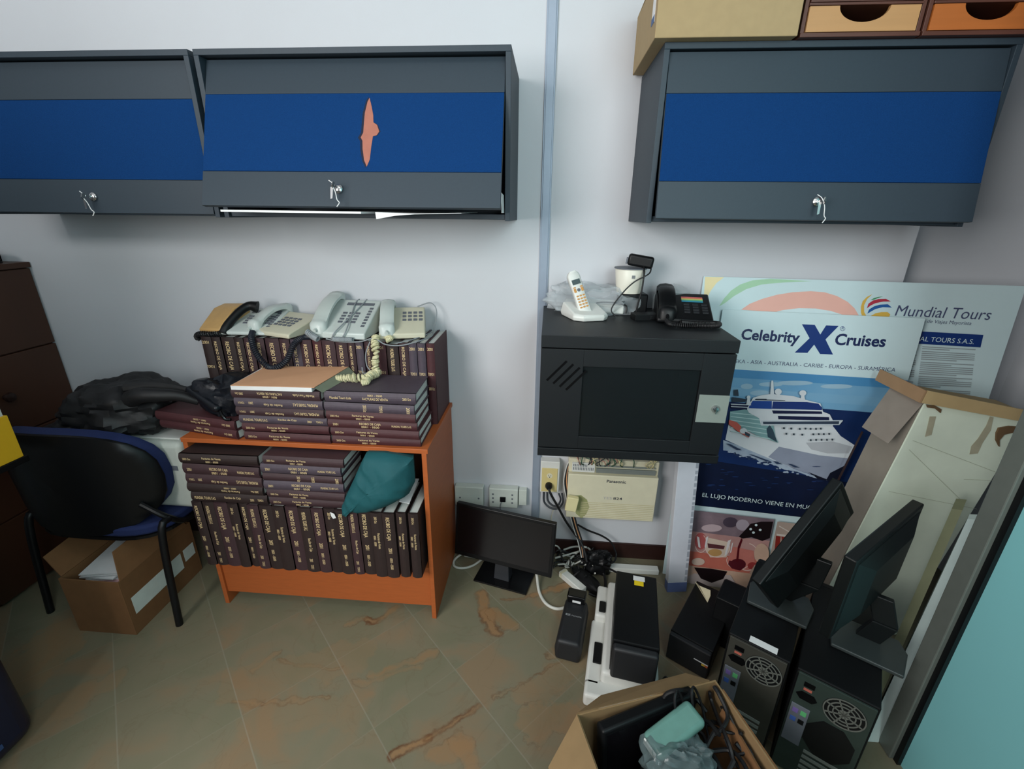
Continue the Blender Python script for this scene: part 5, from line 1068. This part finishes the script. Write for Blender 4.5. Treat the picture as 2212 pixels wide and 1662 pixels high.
b = MB(); b.blob((0.0, 0.0, 0.026), (0.095, 0.034, 0.027), 0.1, 3, 2, floor=0.0); o = b.build('black_adapter', M_black, smooth=True); p = at(1268, 1264, z=0.0); o.location = (p.x, p.y, 0.0); o.rotation_euler = (0, 0, R(-52)); tag(o, 'black rounded power adapter next to the white adapter', 'adapter')
b = MB(); b.blob((0, 0, 0.045), (0.055, 0.04, 0.052), 0.3, 4, 6, floor=0.0, flat=0.7); o = b.build('power_strip', M_black, smooth=True); p = at(1290, 1232, z=0.0); o.location = (p.x, p.y-0.0, 0.0); tag(o, 'black power strip buried in the cable tangle', 'power strip')
# tangle of cables
random.seed(31); b = MB()
c0 = at(1262, 1222, z=0.0)
for k in range(20):
    p = [Vector((c0.x+random.uniform(-0.02, 0.02), c0.y+random.uniform(-0.02, 0.03), 0.02+random.uniform(0, 0.05)))]; a = random.uniform(0, 6.28)
    for j in range(5):
        a += random.uniform(-1.3, 1.3); st = random.uniform(0.025, 0.055)
        q_ = p[-1]+Vector((math.cos(a)*st*1.2, math.sin(a)*st*0.7, 0)); q_.z = random.uniform(0.006, 0.07)
        q_.x = min(max(q_.x, 0.06), 0.27); q_.y = min(max(q_.y, -0.24), -0.03); p.append(q_)
    b.tube(p, random.choice((0.003, 0.0038, 0.0045)), 6, 0 if k % 5 else 1)
tag(b.build('cable_tangle', [M_rubber, M_wc], smooth=True), 'tangle of black and white cables on the floor under the exchange unit', 'cables')['kind'] = 'stuff'
tube_obj('white_cable', [at(1199, 1206, z=0.05), at(1222, 1200, z=0.05), at(1250, 1192, z=0.06)], 0.0045, M_wc, 'pale cable stub sticking out right of the floor monitor', n=6)
tube_obj('white_cable', [at(1258, 1186, z=0.06), at(1240, 1200, z=0.05), at(1224, 1218, z=0.035), at(1222, 1226, z=0.02), at(1232, 1224, z=0.02), at(1240, 1216, z=0.03)], 0.0042, M_wc, 'white cable hooked over the cable tangle', n=6)
tube_obj('black_cable', [at(1292, 1226, z=0.04), at(1304, 1240, z=0.02), at(1308, 1262, z=0.006), at(1304, 1280, z=0.006), at(1290, 1288, z=0.006), at(1272, 1282, z=0.01)], 0.006, M_rubber, 'thick black cable curving beside the black adapter')
tube_obj('black_cable', [at(1300, 1222, z=0.05), at(1318, 1230, z=0.10), at(1334, 1238, z=0.17)], 0.0045, M_rubber, 'black cable running from the tangle to the black computer')
# voltage regulator
t = thing('voltage_regulator', 'long black voltage regulator on the floor left of the white printer tray', 'voltage regulator', (0.148, -0.505, 0.0), (0, 0, R(-12)))
b = MB(); prof = [(-0.048, 0.0), (0.048, 0.0), (0.052, 0.05), (0.044, 0.098), (-0.044, 0.098), (-0.052, 0.05)]
b.prism(prof, -0.105, 0.115, 'y'); b.build('casing', mat('soft_black', (32, 33, 36), 0.5, var=0.06), t, bevel=0.014, seg=4, smooth=True)
b = MB(); put_text(b, 'EZ', (-0.032, 0.020, 0.0984), (1, 0, -0.0), (0, 1, 0), 0.020, 0.012, 0.03); put_text(b, 'POWER', (-0.008, 0.020, 0.0984), (1, 0, 0), (0, 1, 0), 0.040, 0.010, 0.0); b.build('lettering', mat('silver_print', (150, 152, 156), 0.4), t)
b = MB(); b.box(-0.040, 0.036, 0.085, 0.135, 0.098, 0.132); pg_ = b.build('plug', M_blackg, t, bevel=0.006, seg=3, smooth=True)
b = MB(); b.box(-0.016, 0.018, 0.0842, 0.0850, 0.104, 0.115); b.build('label', M_paper, pg_)
# white printer under the black computer
t = thing('white_printer', 'white printer on the floor carrying the slim black computer', 'printer', (0.342, -0.520, 0.0), (0, 0, R(-10)))
b = MB(); b.box(-0.070, 0.125, -0.215, 0.225, 0.0, 0.106); b.build('body', M_white, t, bevel=0.014, seg=4, smooth=True)
b = MB(); b.box(-0.122, -0.066, -0.235, 0.05, 0.0, 0.058); b.box(-0.122, 0.115, -0.275, -0.205, 0.0, 0.058); b.box(-0.112, -0.066, 0.04, 0.205, 0.0, 0.092); b.build('tray', M_white, t, bevel=0.012, seg=4, smooth=True)
b = MB(); b.box(-0.102, -0.072, -0.150, -0.060, 0.0585, 0.064); b.build('tray_slot', M_black, t, bevel=0.004)
b = MB(); b.box(-0.098, -0.072, 0.055, 0.11, 0.0925, 0.10); b.build('paper_lever', M_black, t, bevel=0.004)
t = thing('slim_computer', 'slim black computer lying on the white printer, stickers at its far end', 'computer', (0.366, -0.576, 0.1065), (0, 0, R(-10)))
b = MB(); b.box(-0.077, 0.077, -0.150, 0.182, 0.0, 0.144); b.build('casing', M_black, t, bevel=0.004)
b = MB(); b.box(-0.074, 0.074, -0.182, -0.150, 0.004, 0.140); b.build('front_bezel', mat('soft_black', (32, 33, 36), 0.5), t, bevel=0.010, seg=3, smooth=True)
b = MB(); b.box(-0.012, 0.032, 0.145, 0.170, 0.1441, 0.1447); b.build('sticker', M_paper, t)['label'] = 'white sticker'
b = MB(); b.box(-0.008, 0.027, 0.120, 0.144, 0.1441, 0.1447); b.build('sticker', mat('yellow_sticker', (232, 200, 24), 0.6), t)['label'] = 'yellow sticker'
# ------------------------------------------------------------------ computers at the right
TA = math.degrees(math.atan2(-0.55, 0.835))       # yaw shared by the towers
def tower(label, corner, w, d, h, back, sticker=False, octo=False, group='black tower computers at the right'):
    t = thing('tower_computer', label, 'computer', (corner[0], corner[1], 0.0), (0, 0, R(TA)), group)
    b = MB(); b.box(0, w, 0.006, d-0.03, 0.0, h); b.build('casing', mat('tower_black', (9, 10, 12), 0.5, var=0.08, spec=0.3), t, bevel=0.003)
    b = MB(); b.box(0.002, w-0.002, d-0.03, d, 0.003, h-0.003); b.build('front_bezel', M_black, t, bevel=0.008, seg=3)
    if back:
        b = MB(); b.box(0.006, w-0.006, 0.0, 0.0065, 0.008, h-0.006); bp = b.build('back_panel', back, t, bevel=0.001)
        b = MB(); MX = Matrix.Rotation(R(90), 3, 'X'); fx, fz = w*0.66, h-0.072
        b.lathe([(0.0, 0), (0.014, 0), (0.014, 0.0022), (0.0, 0.0022)], (fx, 0.0, fz), 24, M=MX)
        for r_ in (0.024, 0.035, 0.046): b.lathe([(r_, 0), (r_+0.003, 0), (r_+0.003, 0.0022), (r_, 0.0022), (r_, 0)], (fx, 0.0, fz), 32, M=MX, cap=False)
        for a in range(4): b.box(fx-0.048, fx+0.048, -0.0022, 0.0, fz-0.0018, fz+0.0018, rot=(0, R(45*a+20), 0))
        b.build('fan_grille', mat('grille_grey', (104, 106, 100), 0.5, metal=0.2, var=0.05), bp, smooth=True, angle=30)
        b = MB(); b.lathe([(0.0, 0), (0.050, 0), (0.050, 0.0006), (0, 0.0006)], (fx, 0.0001, fz), 32, M=MX); b.build('fan_opening', M_black, bp)
        b = MB(); b.box(0.024, 0.050, -0.0016, 0.0, h-0.044, h-0.028); b.prism([(0.012, h-0.080), (0.024, h-0.066), (0.054, h-0.066), (0.064, h-0.080), (0.054, h-0.094), (0.024, h-0.094)], -0.0016, 0.0, 'y'); b.build('power_inlet', M_blackg, bp)
        b = MB(); b.box(0.026, 0.046, -0.0014, 0.0, h-0.058, h-0.050); b.build('voltage_switch', mat('faded_red', (170, 90, 76), 0.5), bp)
        b = MB(); b.box(0.010, 0.056, -0.003, 0.0, h-0.270, h-0.120); io = b.build('port_plate', M_key, bp, bevel=0.001)
        b = MB()
        for k in range(4): b.box(0.016+0.020*(k % 2), 0.030+0.020*(k % 2), -0.0045, -0.003, h-0.150-0.034*(k//2), h-0.134-0.034*(k//2), k)
        b.build('ports', [mat('port_violet', (110, 90, 150), 0.5), mat('port_green', (90, 170, 110), 0.5), mat('port_blue', (60, 90, 160), 0.5), M_black], io)
        b = MB()
        for k in range(5): b.box(0.070, w-0.030, -0.0012, 0.0, 0.03+0.022*k, 0.042+0.022*k)
        b.build('slot_covers', M_steel, bp)
        if octo:
            b = MB(); b.prism([(w*0.60+0.062*math.cos(R(22.5+45*i)), h*0.50+0.075*math.sin(R(22.5+45*i))) for i in range(8)], -0.0012, 0.0, 'y'); b.build('rear_fan_opening', M_black, bp)
    if sticker:
        b = MB(); b.box(0.055, 0.130, 0.010, 0.034, h+0.0002, h+0.0008); b.build('sticker', M_paper, t, bevel=0.0)['label'] = 'white serial sticker'
    b = MB()
    for sx in (0.006, w-0.010): b.lathe([(0, 0), (0.0035, 0), (0.0035, 0.002), (0, 0.002)], (sx, 0.0058, h-0.012), 10, M=Matrix.Rotation(R(90), 3, 'X'))
    b.build('screw', M_chrome, t)
    return t
M_bk1 = mat('warm_grey_steel', (64, 63, 57), 0.5, metal=0.3, var=0.08); M_bk2 = mat('dark_green_steel', (50, 62, 57), 0.5, metal=0.3, var=0.12)
tower('black tower computer with grey fan grille and white sticker, left of the pair', (0.592, -0.788), 0.166, 0.43, 0.400, M_bk1, sticker=True)
tower('black tower computer with dark octagonal opening in its back, nearest the frosted panel', (0.744, -0.892), 0.190, 0.44, 0.400, M_bk2, octo=True)
t = thing('desktop_computer', 'low black desktop computer lying flat between slim computer and towers', 'computer', at(1436, 1420, z=0.0), (0, 0, R(TA)))
b = MB(); b.box(0, 0.155, 0.02, 0.335, 0.0, 0.125); b.build('casing', M_black, t, bevel=0.003)
b = MB(); b.box(0.002, 0.153, 0.0, 0.02, 0.003, 0.122); fb = b.build('front_bezel', mat('soft_black', (32, 33, 36), 0.5), t, bevel=0.004)
b = MB(); b.box(0.100, 0.150, -0.002, 0.0, 0.070, 0.0725); b.box(0.128, 0.140, -0.002, 0.0, 0.060, 0.068, 1); b.box(0.140, 0.150, -0.002, 0.0, 0.060, 0.068, 2); b.build('badge', [M_paper, mat('badge_yellow', (200, 170, 60), 0.5), mat('badge_orange', (190, 96, 56), 0.5)], fb)
p = at(1545, 1300, z=0.20)
t = thing('desktop_computer', 'black computer case standing behind the low desktop computer', 'computer', (p.x, p.y, 0.0), (0, 0, R(TA)))
b = MB(); b.box(0.0, 0.085, 0.0, 0.12, 0.0, 0.225); b.build('casing', M_black, t, bevel=0.004)
b = MB(); b.box(0.004, 0.081, 0.12, 0.128, 0.004, 0.221); b.build('front_bezel', mat('soft_black', (32, 33, 36), 0.5), t, bevel=0.003)
c = [at(1501, 1257, z=0.1256), at(1510, 1266, z=0.165), at(1534, 1276, z=0.160), at(1534, 1288, z=0.145), at(1528, 1302, z=0.1256)]
sheet('cream_card', 'small cream card standing on the low black desktop computer', c, mat('cream_card', (200, 190, 160), 0.7), t=(0.002, 0.001, 0), cat='card')

def mon_back(label, P0, P1, drop, nrm_hint, base_c, base_z, thick=0.030, bulge=0.045, base_yaw=0.0, neck_from=(0.62, 0.9)):
    """monitor given by its top edge P0-P1 and its height vector"""
    t = thing('computer_monitor', label, 'monitor', (base_c[0], base_c[1], base_z), (0, 0, R(base_yaw)), 'black monitors standing on the towers')
    ex = (P1-P0); ey = Vector(drop); n = ex.cross(ey).normalized()
    if n.dot(Vector(nrm_hint)) < 0: n = -n
    # n: out of the back, towards the viewer
    b = MB(); f = -n*thick
    b.hexa([P0+ey+f, P1+ey+f, P1+f, P0+f, P0+ey, P1+ey, P1, P0])
    def q(u, v, d): return P0+ex*u+ey*v+n*d
    b.hexa([q(.04, .94, 0), q(.96, .94, 0), q(.96, .06, 0), q(.04, .06, 0), q(.22, .80, bulge), q(.78, .80, bulge), q(.78, .22, bulge), q(.22, .22, bulge)])
    cs = b.build('screen_case', M_mon, t, world=True, bevel=0.004)
    b = MB(); b.hexa([q(.03, .95, -thick-.0012), q(.97, .95, -thick-.0012), q(.97, .05, -thick-.0012), q(.03, .05, -thick-.0012), q(.03, .95, -thick-.0002), q(.97, .95, -thick-.0002), q(.97, .05, -thick-.0002), q(.03, .05, -thick-.0002)]); b.build('screen', mat('dark_screen', (14, 13, 16), 0.22, var=0.0), cs, world=True)
    bc = Vector((base_c[0], base_c[1], base_z)); A = q(.5, .78, bulge+0.004)
    I = Matrix.Rotation(R(base_yaw), 3, 'Z'); side = I @ Vector((1, 0, 0)); fw_ = I @ Vector((0, 1, 0))
    r0 = bc+fw_*0.03+Vector((0, 0, 0.012))
    b = MB(); w_ = 0.030
    m1 = A.lerp(r0, 0.5)+n*0.028
    pts = [A, m1, r0]
    for i in range(2):
        a, c_ = pts[i], pts[i+1]; d_ = (c_-a).normalized().cross(side).normalized()*0.010
        b.hexa([a-side*w_-d_, a+side*w_-d_, a+side*w_+d_, a-side*w_+d_, c_-side*w_-d_, c_+side*w_-d_, c_+side*w_+d_, c_-side*w_+d_])
    b.build('neck', M_mon, t, world=True, bevel=0.003)
    b = MB(); b.prism([(-0.085, -0.065), (0.085, -0.065), (0.095, 0.03), (0.075, 0.075), (-0.075, 0.075), (-0.095, 0.03)], 0.0, 0.012, 'z'); b.build('base', mat('monitor_base_grey', (48, 54, 54), 0.35), t, bevel=0.004, seg=3)
    return t
M_mon = mat('monitor_black', (14, 18, 19), 0.4, var=0.05, spec=0.4)
P0 = at(1852, 1215, z=0.79); P1 = at(1998, 1089, z=0.80)
mon_back('black monitor on the right tower computer, in front of the stained white carton', P0, P1, (0.012, 0.020, -0.285), (0.5, -0.8, 0), (0.985, -0.800), 0.4005, bulge=0.022, base_yaw=TA)
P1 = at(1821, 1041, z=0.86); P0 = at(1642, 1264, z=0.60)
ex = (P1-P0).normalized(); v = ray(1740, 1150).normalized(); k = ex.cross(v).normalized()
if k.z > 0: k = -k
dr = (k*0.36+v*0.93); dr = (dr-ex*dr.dot(ex)).normalized()*0.20
mon_back('black monitor on the left tower, tilted sideways in front of the cruise poster', P0, P1, dr, (0.5, -0.8, 0.3), (0.80, -0.655), 0.4005, thick=0.03, bulge=0.018, base_yaw=TA)

# ------------------------------------------------------------------ big stained carton leaning right, with a torn side
PHI = 8.0; TLx, TLz, YF, YB = 1.268, 1.020, -0.370, -0.228
cs, sn = math.cos(R(PHI)), math.sin(R(PHI)); BW, BH = 0.345, (TLz-0.345*sn)/cs
bx = lambda a, y, c: Vector((TLx+a*cs-c*sn, y, TLz-a*sn-c*cs))
t = thing('large_carton', 'big stained white carton leaning sideways behind the monitors at the right', 'box', bx(BW, (YF+YB)/2, BH), (0, 0, 0))
b = MB(); b.hexa([bx(0, YF, BH), bx(BW, YF, BH), bx(BW, YB, BH), bx(0, YB, BH), bx(0, YF, 0), bx(BW, YF, 0), bx(BW, YB, 0), bx(0, YB, 0)]); b.build('front_and_core', M_cardw, t, world=True, bevel=0.003)
b = MB(); b.slab([bx(-0.001, YF+0.002, 0.002), bx(-0.001, YB, 0.002), bx(-0.001, YB, BH-0.01), bx(-0.001, YF+0.002, BH-0.01)], (-0.004, 0, 0)); b.build('side_wall', M_cardg, t, world=True)
b = MB(); b.slab([bx(-0.006, YB+0.045, 0.20), bx(-0.006, YB+0.052, 0.50), bx(-0.006, YB+0.040, 0.50), bx(-0.006, YB+0.035, 0.2)], (-0.0008, 0, 0)); b.build('tear', M_darkwood, t, world=True)
b = MB(); b.slab([at(1925, 836, y=-0.232), at(1998, 868, y=-0.372), at(1920, 958, y=-0.402), at(1863, 922, y=-0.275)], (-0.004, -0.003, 0)); b.build('side_flap', mat('torn_grey_cardboard', (142, 132, 122), 0.9, var=0.1, scale=14), t, world=True)
M_peel = mat('brown_peel', (108, 84, 58), 0.9, var=0.1)
b = MB()
def onbox(pts): return [at(u, v, y=YF-0.0012) for u, v in pts]
b.slab(onbox([(2155, 924), (2178, 920), (2205, 922), (2192, 932), (2166, 938), (2156, 950), (2156, 964), (2149, 950), (2150, 935)]), (0, -0.006, 0)); b.build('peeled_paper', M_peel, t, world=True); b = MB(); b.slab(onbox([(2000, 874), (2018, 876), (2032, 884), (2030, 892), (2018, 882), (2002, 880)]), (0, -0.004, 0)); b.build('peeled_paper', M_peel, t, world=True)
b = MB(); b.slab(onbox([(2112, 948), (2130, 920), (2138, 900), (2146, 902), (2140, 930), (2122, 958), (2112, 980), (2094, 982), (2098, 964)]), (0, -0.0004, 0)); b.build('stain', mat('damp_stain', (176, 172, 148), 0.9, var=0.1), t, world=True); b = MB(); b.slab(onbox([(2008, 900), (2022, 900), (2012, 940), (1998, 944)]), (0, -0.0004, 0)); b.build('stain', mat('damp_stain', (176, 172, 148), 0.9, var=0.1), t, world=True)
b = MB()
for p, q_ in (((1964, 972), (2080, 1085)), ((1972, 952), (2150, 1020)), ((1920, 1062), (2110, 1100)), ((2082, 1036), (2146, 1038))):
    A = at(*p, y=YF-0.001); Bq = at(*q_, y=YF-0.001); b.tube([A, Bq], 0.0007, 5)
b.build('crease', mat('crease_shadow_card', (178, 184, 166), 0.9), t, world=True)
# cardboard lid strip on top
lb = lambda a, y, c: bx(a, y, c)
t = thing('cardboard_strip', 'tan folded cardboard lid lying across the top of the big stained carton', 'cardboard', lb(0.15, -0.27, 0), (0, 0, 0))
b = MB(); b.hexa([lb(-0.02, -0.385, -0.002), lb(0.42, -0.385, 0.006), lb(0.42, -0.379, 0.006), lb(-0.02, -0.379, -0.002), lb(-0.02, -0.385, -0.046), lb(0.42, -0.385, -0.032), lb(0.42, -0.379, -0.032), lb(-0.02, -0.379, -0.046)]); b.build('front_edge', mat('tan_cardboard', (188, 164, 120), 0.85, var=0.04), t, world=True)
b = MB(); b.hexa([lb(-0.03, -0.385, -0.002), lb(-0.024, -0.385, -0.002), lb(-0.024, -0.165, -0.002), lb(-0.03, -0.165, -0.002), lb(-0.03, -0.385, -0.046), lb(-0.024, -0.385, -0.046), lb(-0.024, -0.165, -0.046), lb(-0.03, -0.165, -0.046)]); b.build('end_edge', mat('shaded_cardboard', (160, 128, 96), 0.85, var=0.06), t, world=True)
b = MB(); b.hexa([lb(-0.024, -0.379, -0.004), lb(0.42, -0.379, 0.003), lb(0.42, -0.165, 0.003), lb(-0.024, -0.165, -0.004), lb(-0.024, -0.379, -0.009), lb(0.42, -0.379, -0.003), lb(0.42, -0.165, -0.003), lb(-0.024, -0.165, -0.009)]); b.build('panel', M_card, t, world=True)
# sheets between the towers and the grey post
A0 = Vector((1.338, -0.520, 0.712)); A1 = Vector((1.045, -0.800, 0.001))
b = MB(); o1 = Vector((0.16, 0.16, 0)); th = Vector((0.030, -0.004, 0))
b.hexa([A1, A1+th, A1+th+o1, A1+o1, A0, A0+th, A0+th+o1*0.4, A0+o1*0.4]); tag(b.build('cardboard_sheet', mat('olive_cardboard', (136, 140, 110), 0.85, var=0.06)), 'olive brown cardboard sheet leaning between right tower and the grey post', 'cardboard')
C0 = Vector((1.378, -0.540, 0.690)); C1 = Vector((1.080, -0.806, 0.001))
b = MB(); th = Vector((0.046, 0.0, 0)); o1 = Vector((0.14, 0.14, 0))
b.hexa([C1, C1+th, C1+th+o1, C1+o1, C0, C0+th*0.7, C0+th*0.7+o1*0.2, C0+o1*0.2]); tag(b.build('white_sheet', mat('pale_sheet', (214, 232, 228), 0.6, var=0.03)), 'thin white sheet wedged beside the grey post at the right', 'sheet')

# ------------------------------------------------------------------ open carton at the bottom
BLc = Vector((0.119, -1.035)); yw = 18.0; BXW, BXD, BXH = 0.425, 0.36, 0.348
t = thing('open_carton', 'open cardboard carton of old electronics at the bottom of the view', 'box', (BLc.x, BLc.y, 0.0), (0, 0, R(yw)))
b = MB(); th = 0.005
b.box(0, BXW, -th, 0, 0, BXH); b.box(0, BXW, -BXD, -BXD+th, 0, BXH); b.box(0, th, -BXD+th, -th, 0, BXH); b.box(BXW-th, BXW, -BXD+th, -th, 0, BXH); b.box(th, BXW-th, -BXD+th, -th, 0, 0.006)
M_oc = mat('kraft_board', (138, 112, 78), 0.88, var=0.06, scale=30); b.build('walls', M_oc, t, bevel=0.001)
b = MB(); b.slab([(0, -0.004, BXH), (0, -BXD+0.004, BXH), (-0.105, -BXD-0.01, BXH-0.055), (-0.100, -0.075, BXH-0.055)], (0, 0, 0.004)); b.build('flap', M_oc, t)
b = MB(); b.slab([(BXW, -0.03, BXH), (BXW, -BXD+0.004, BXH), (BXW+0.012, -BXD+0.02, BXH-0.13), (BXW+0.012, -0.05, BXH-0.13)], (0.004, 0, 0)); b.build('flap', M_cardd, t)
b = MB(); b.slab([(0.004, 0.0, BXH), (BXW-0.02, 0.0, BXH), (BXW-0.05, 0.062, BXH-0.042), (0.10, 0.058, BXH-0.044)], (0, 0, 0.004)); b.build('flap', M_oc, t)
CM = wmat(t)
def inbox(x, y, z): return CM @ Vector((x, y, z))
t2 = thing('old_monitor', 'black flat monitor stuffed upright into the open carton', 'monitor', inbox(0.20, -0.075, 0.07), (R(-10), R(0), R(yw+7)))
b = MB(); b.box(-0.150, 0.150, -0.020, 0.016, 0.0, 0.285); c_ = b.build('case', M_black, t2, bevel=0.008, seg=3, smooth=True)
b = MB(); b.box(-0.138, 0.138, -0.0212, -0.0202, 0.02, 0.27); b.build('screen', mat('dark_screen', (14, 13, 16), 0.22, var=0.0), t2)
t2 = thing('plastic_case', 'translucent green plastic case lying in the open carton', 'case', at(1452, 1586, z=0.325), (R(8), R(-10), R(yw+14)))
b = MB(); b.box(-0.075, 0.085, -0.034, 0.034, 0.0, 0.034); b.build('body', mat('pale_green_plastic', (112, 158, 148), 0.2, var=0.1, scale=20, alpha=0.8, bump=0.4, bscale=40), t2, bevel=0.014, seg=4, smooth=True)
b = MB(); b.box(-0.080, -0.0755, -0.020, 0.022, 0.004, 0.030); b.build('end_cap', M_white, t2, bevel=0.001)
b = MB(); b.blob((0, 0, 0.0), (0.075, 0.055, 0.05), 0.34, 3.4, 17, flat=0.9); o = b.build('plastic_bag', mat('grey_clear_plastic', (112, 130, 132), 0.18, var=0.1, alpha=0.55, bump=0.9, bscale=30), smooth=True); o.location = at(1462, 1650, z=0.31); tag(o, 'crumpled clear plastic bag on top inside the open carton', 'bag')
b = MB(); b.blob((0, 0, 0), (0.15, 0.10, 0.145), 0.28, 3.0, 27, floor=-0.14, flat=0.7); o = b.build('dark_filler', M_black, smooth=True); o.location = inbox(0.262, -0.225, 0.150); tag(o, 'black filler lump standing in for the shade inside the open carton', 'electronics')  # black lump put in for the shade inside the carton
t2 = thing('cardboard_insert', 'brown cardboard insert slanting at the right side inside the open carton', 'cardboard', inbox(0.34, -0.18, 0.10), (0, R(14), R(yw-4)))
b = MB(); b.box(0.0, 0.006, -0.14, 0.12, 0.0, 0.235); b.build('panel', M_cardd, t2)
b = MB(); random.seed(13)
for k in range(2):
    x = 0.27+0.05*k; b.tube([inbox(x, -0.10, 0.25), inbox(x-0.01, -0.05, 0.37+0.01*k), inbox(x+0.01, -0.03, 0.385), inbox(x+0.03, -0.05, 0.33), inbox(x+0.03, -0.10, 0.26)], 0.0035, 7)
tag(b.build('cable_loops', M_rubber, smooth=True), 'black cable loops rising from the open carton', 'cables')
random.seed(41); b = MB()
for k in range(34):
    p_ = [(random.uniform(0.27, 0.40), random.uniform(-0.33, -0.03))]; a = random.uniform(0, 6.28)
    for j in range(6):
        a += random.uniform(-1.1, 1.1); s_ = random.uniform(0.025, 0.05)
        p_.append((min(max(p_[-1][0]+math.cos(a)*s_, 0.25), 0.408), min(max(p_[-1][1]+math.sin(a)*s_, -0.345), -0.015)))
    b.tube([inbox(x_, y_, 0.300+0.055*noise.noise(Vector((x_*9, y_*9, k*0.7)))+0.02*random.random()) for x_, y_ in p_], random.choice((0.004, 0.0055)), 6)
tag(b.build('cable_heap', M_rubber, smooth=True), 'heap of black cables filling the right half of the open carton', 'cables')['kind'] = 'stuff'
tube_obj('dark_cable', [at(1560, 1470, z=0.1), at(1530, 1500, z=0.16), at(1500, 1500, z=0.30), at(1470, 1492, z=0.37), at(1440, 1500, z=0.36), at(1430, 1520, z=0.33)], 0.006, M_rubber, 'thick black cable running from the towers into the open carton')
random.seed(17); b = MB()
for k in range(14):
    p = [Vector((random.uniform(0.49, 0.60), random.uniform(-0.86, -0.70), 0.01))]; a = random.uniform(0, 6.28)
    for j in range(5):
        a += random.uniform(-1.2, 1.2); q_ = p[-1]+Vector((math.cos(a), math.sin(a), 0))*random.uniform(0.02, 0.05); q_.z = random.uniform(0.006, 0.10)
        q_.x = min(max(q_.x, 0.44), 0.61); q_.y = min(max(q_.y, -0.86), -0.70)
        s_ = (q_.x-0.592)*0.55+(q_.y+0.788)*0.835      # stay in front of the tower backs
        if s_ > -0.012: q_ -= Vector((0.55, 0.835, 0))*(s_+0.012)
        p.append(q_)
    b.tube(p, 0.0045, 6)
tag(b.build('cable_tangle', M_rubber, smooth=True), 'heap of black cables on the floor in front of the left tower', 'cables')['kind'] = 'stuff'
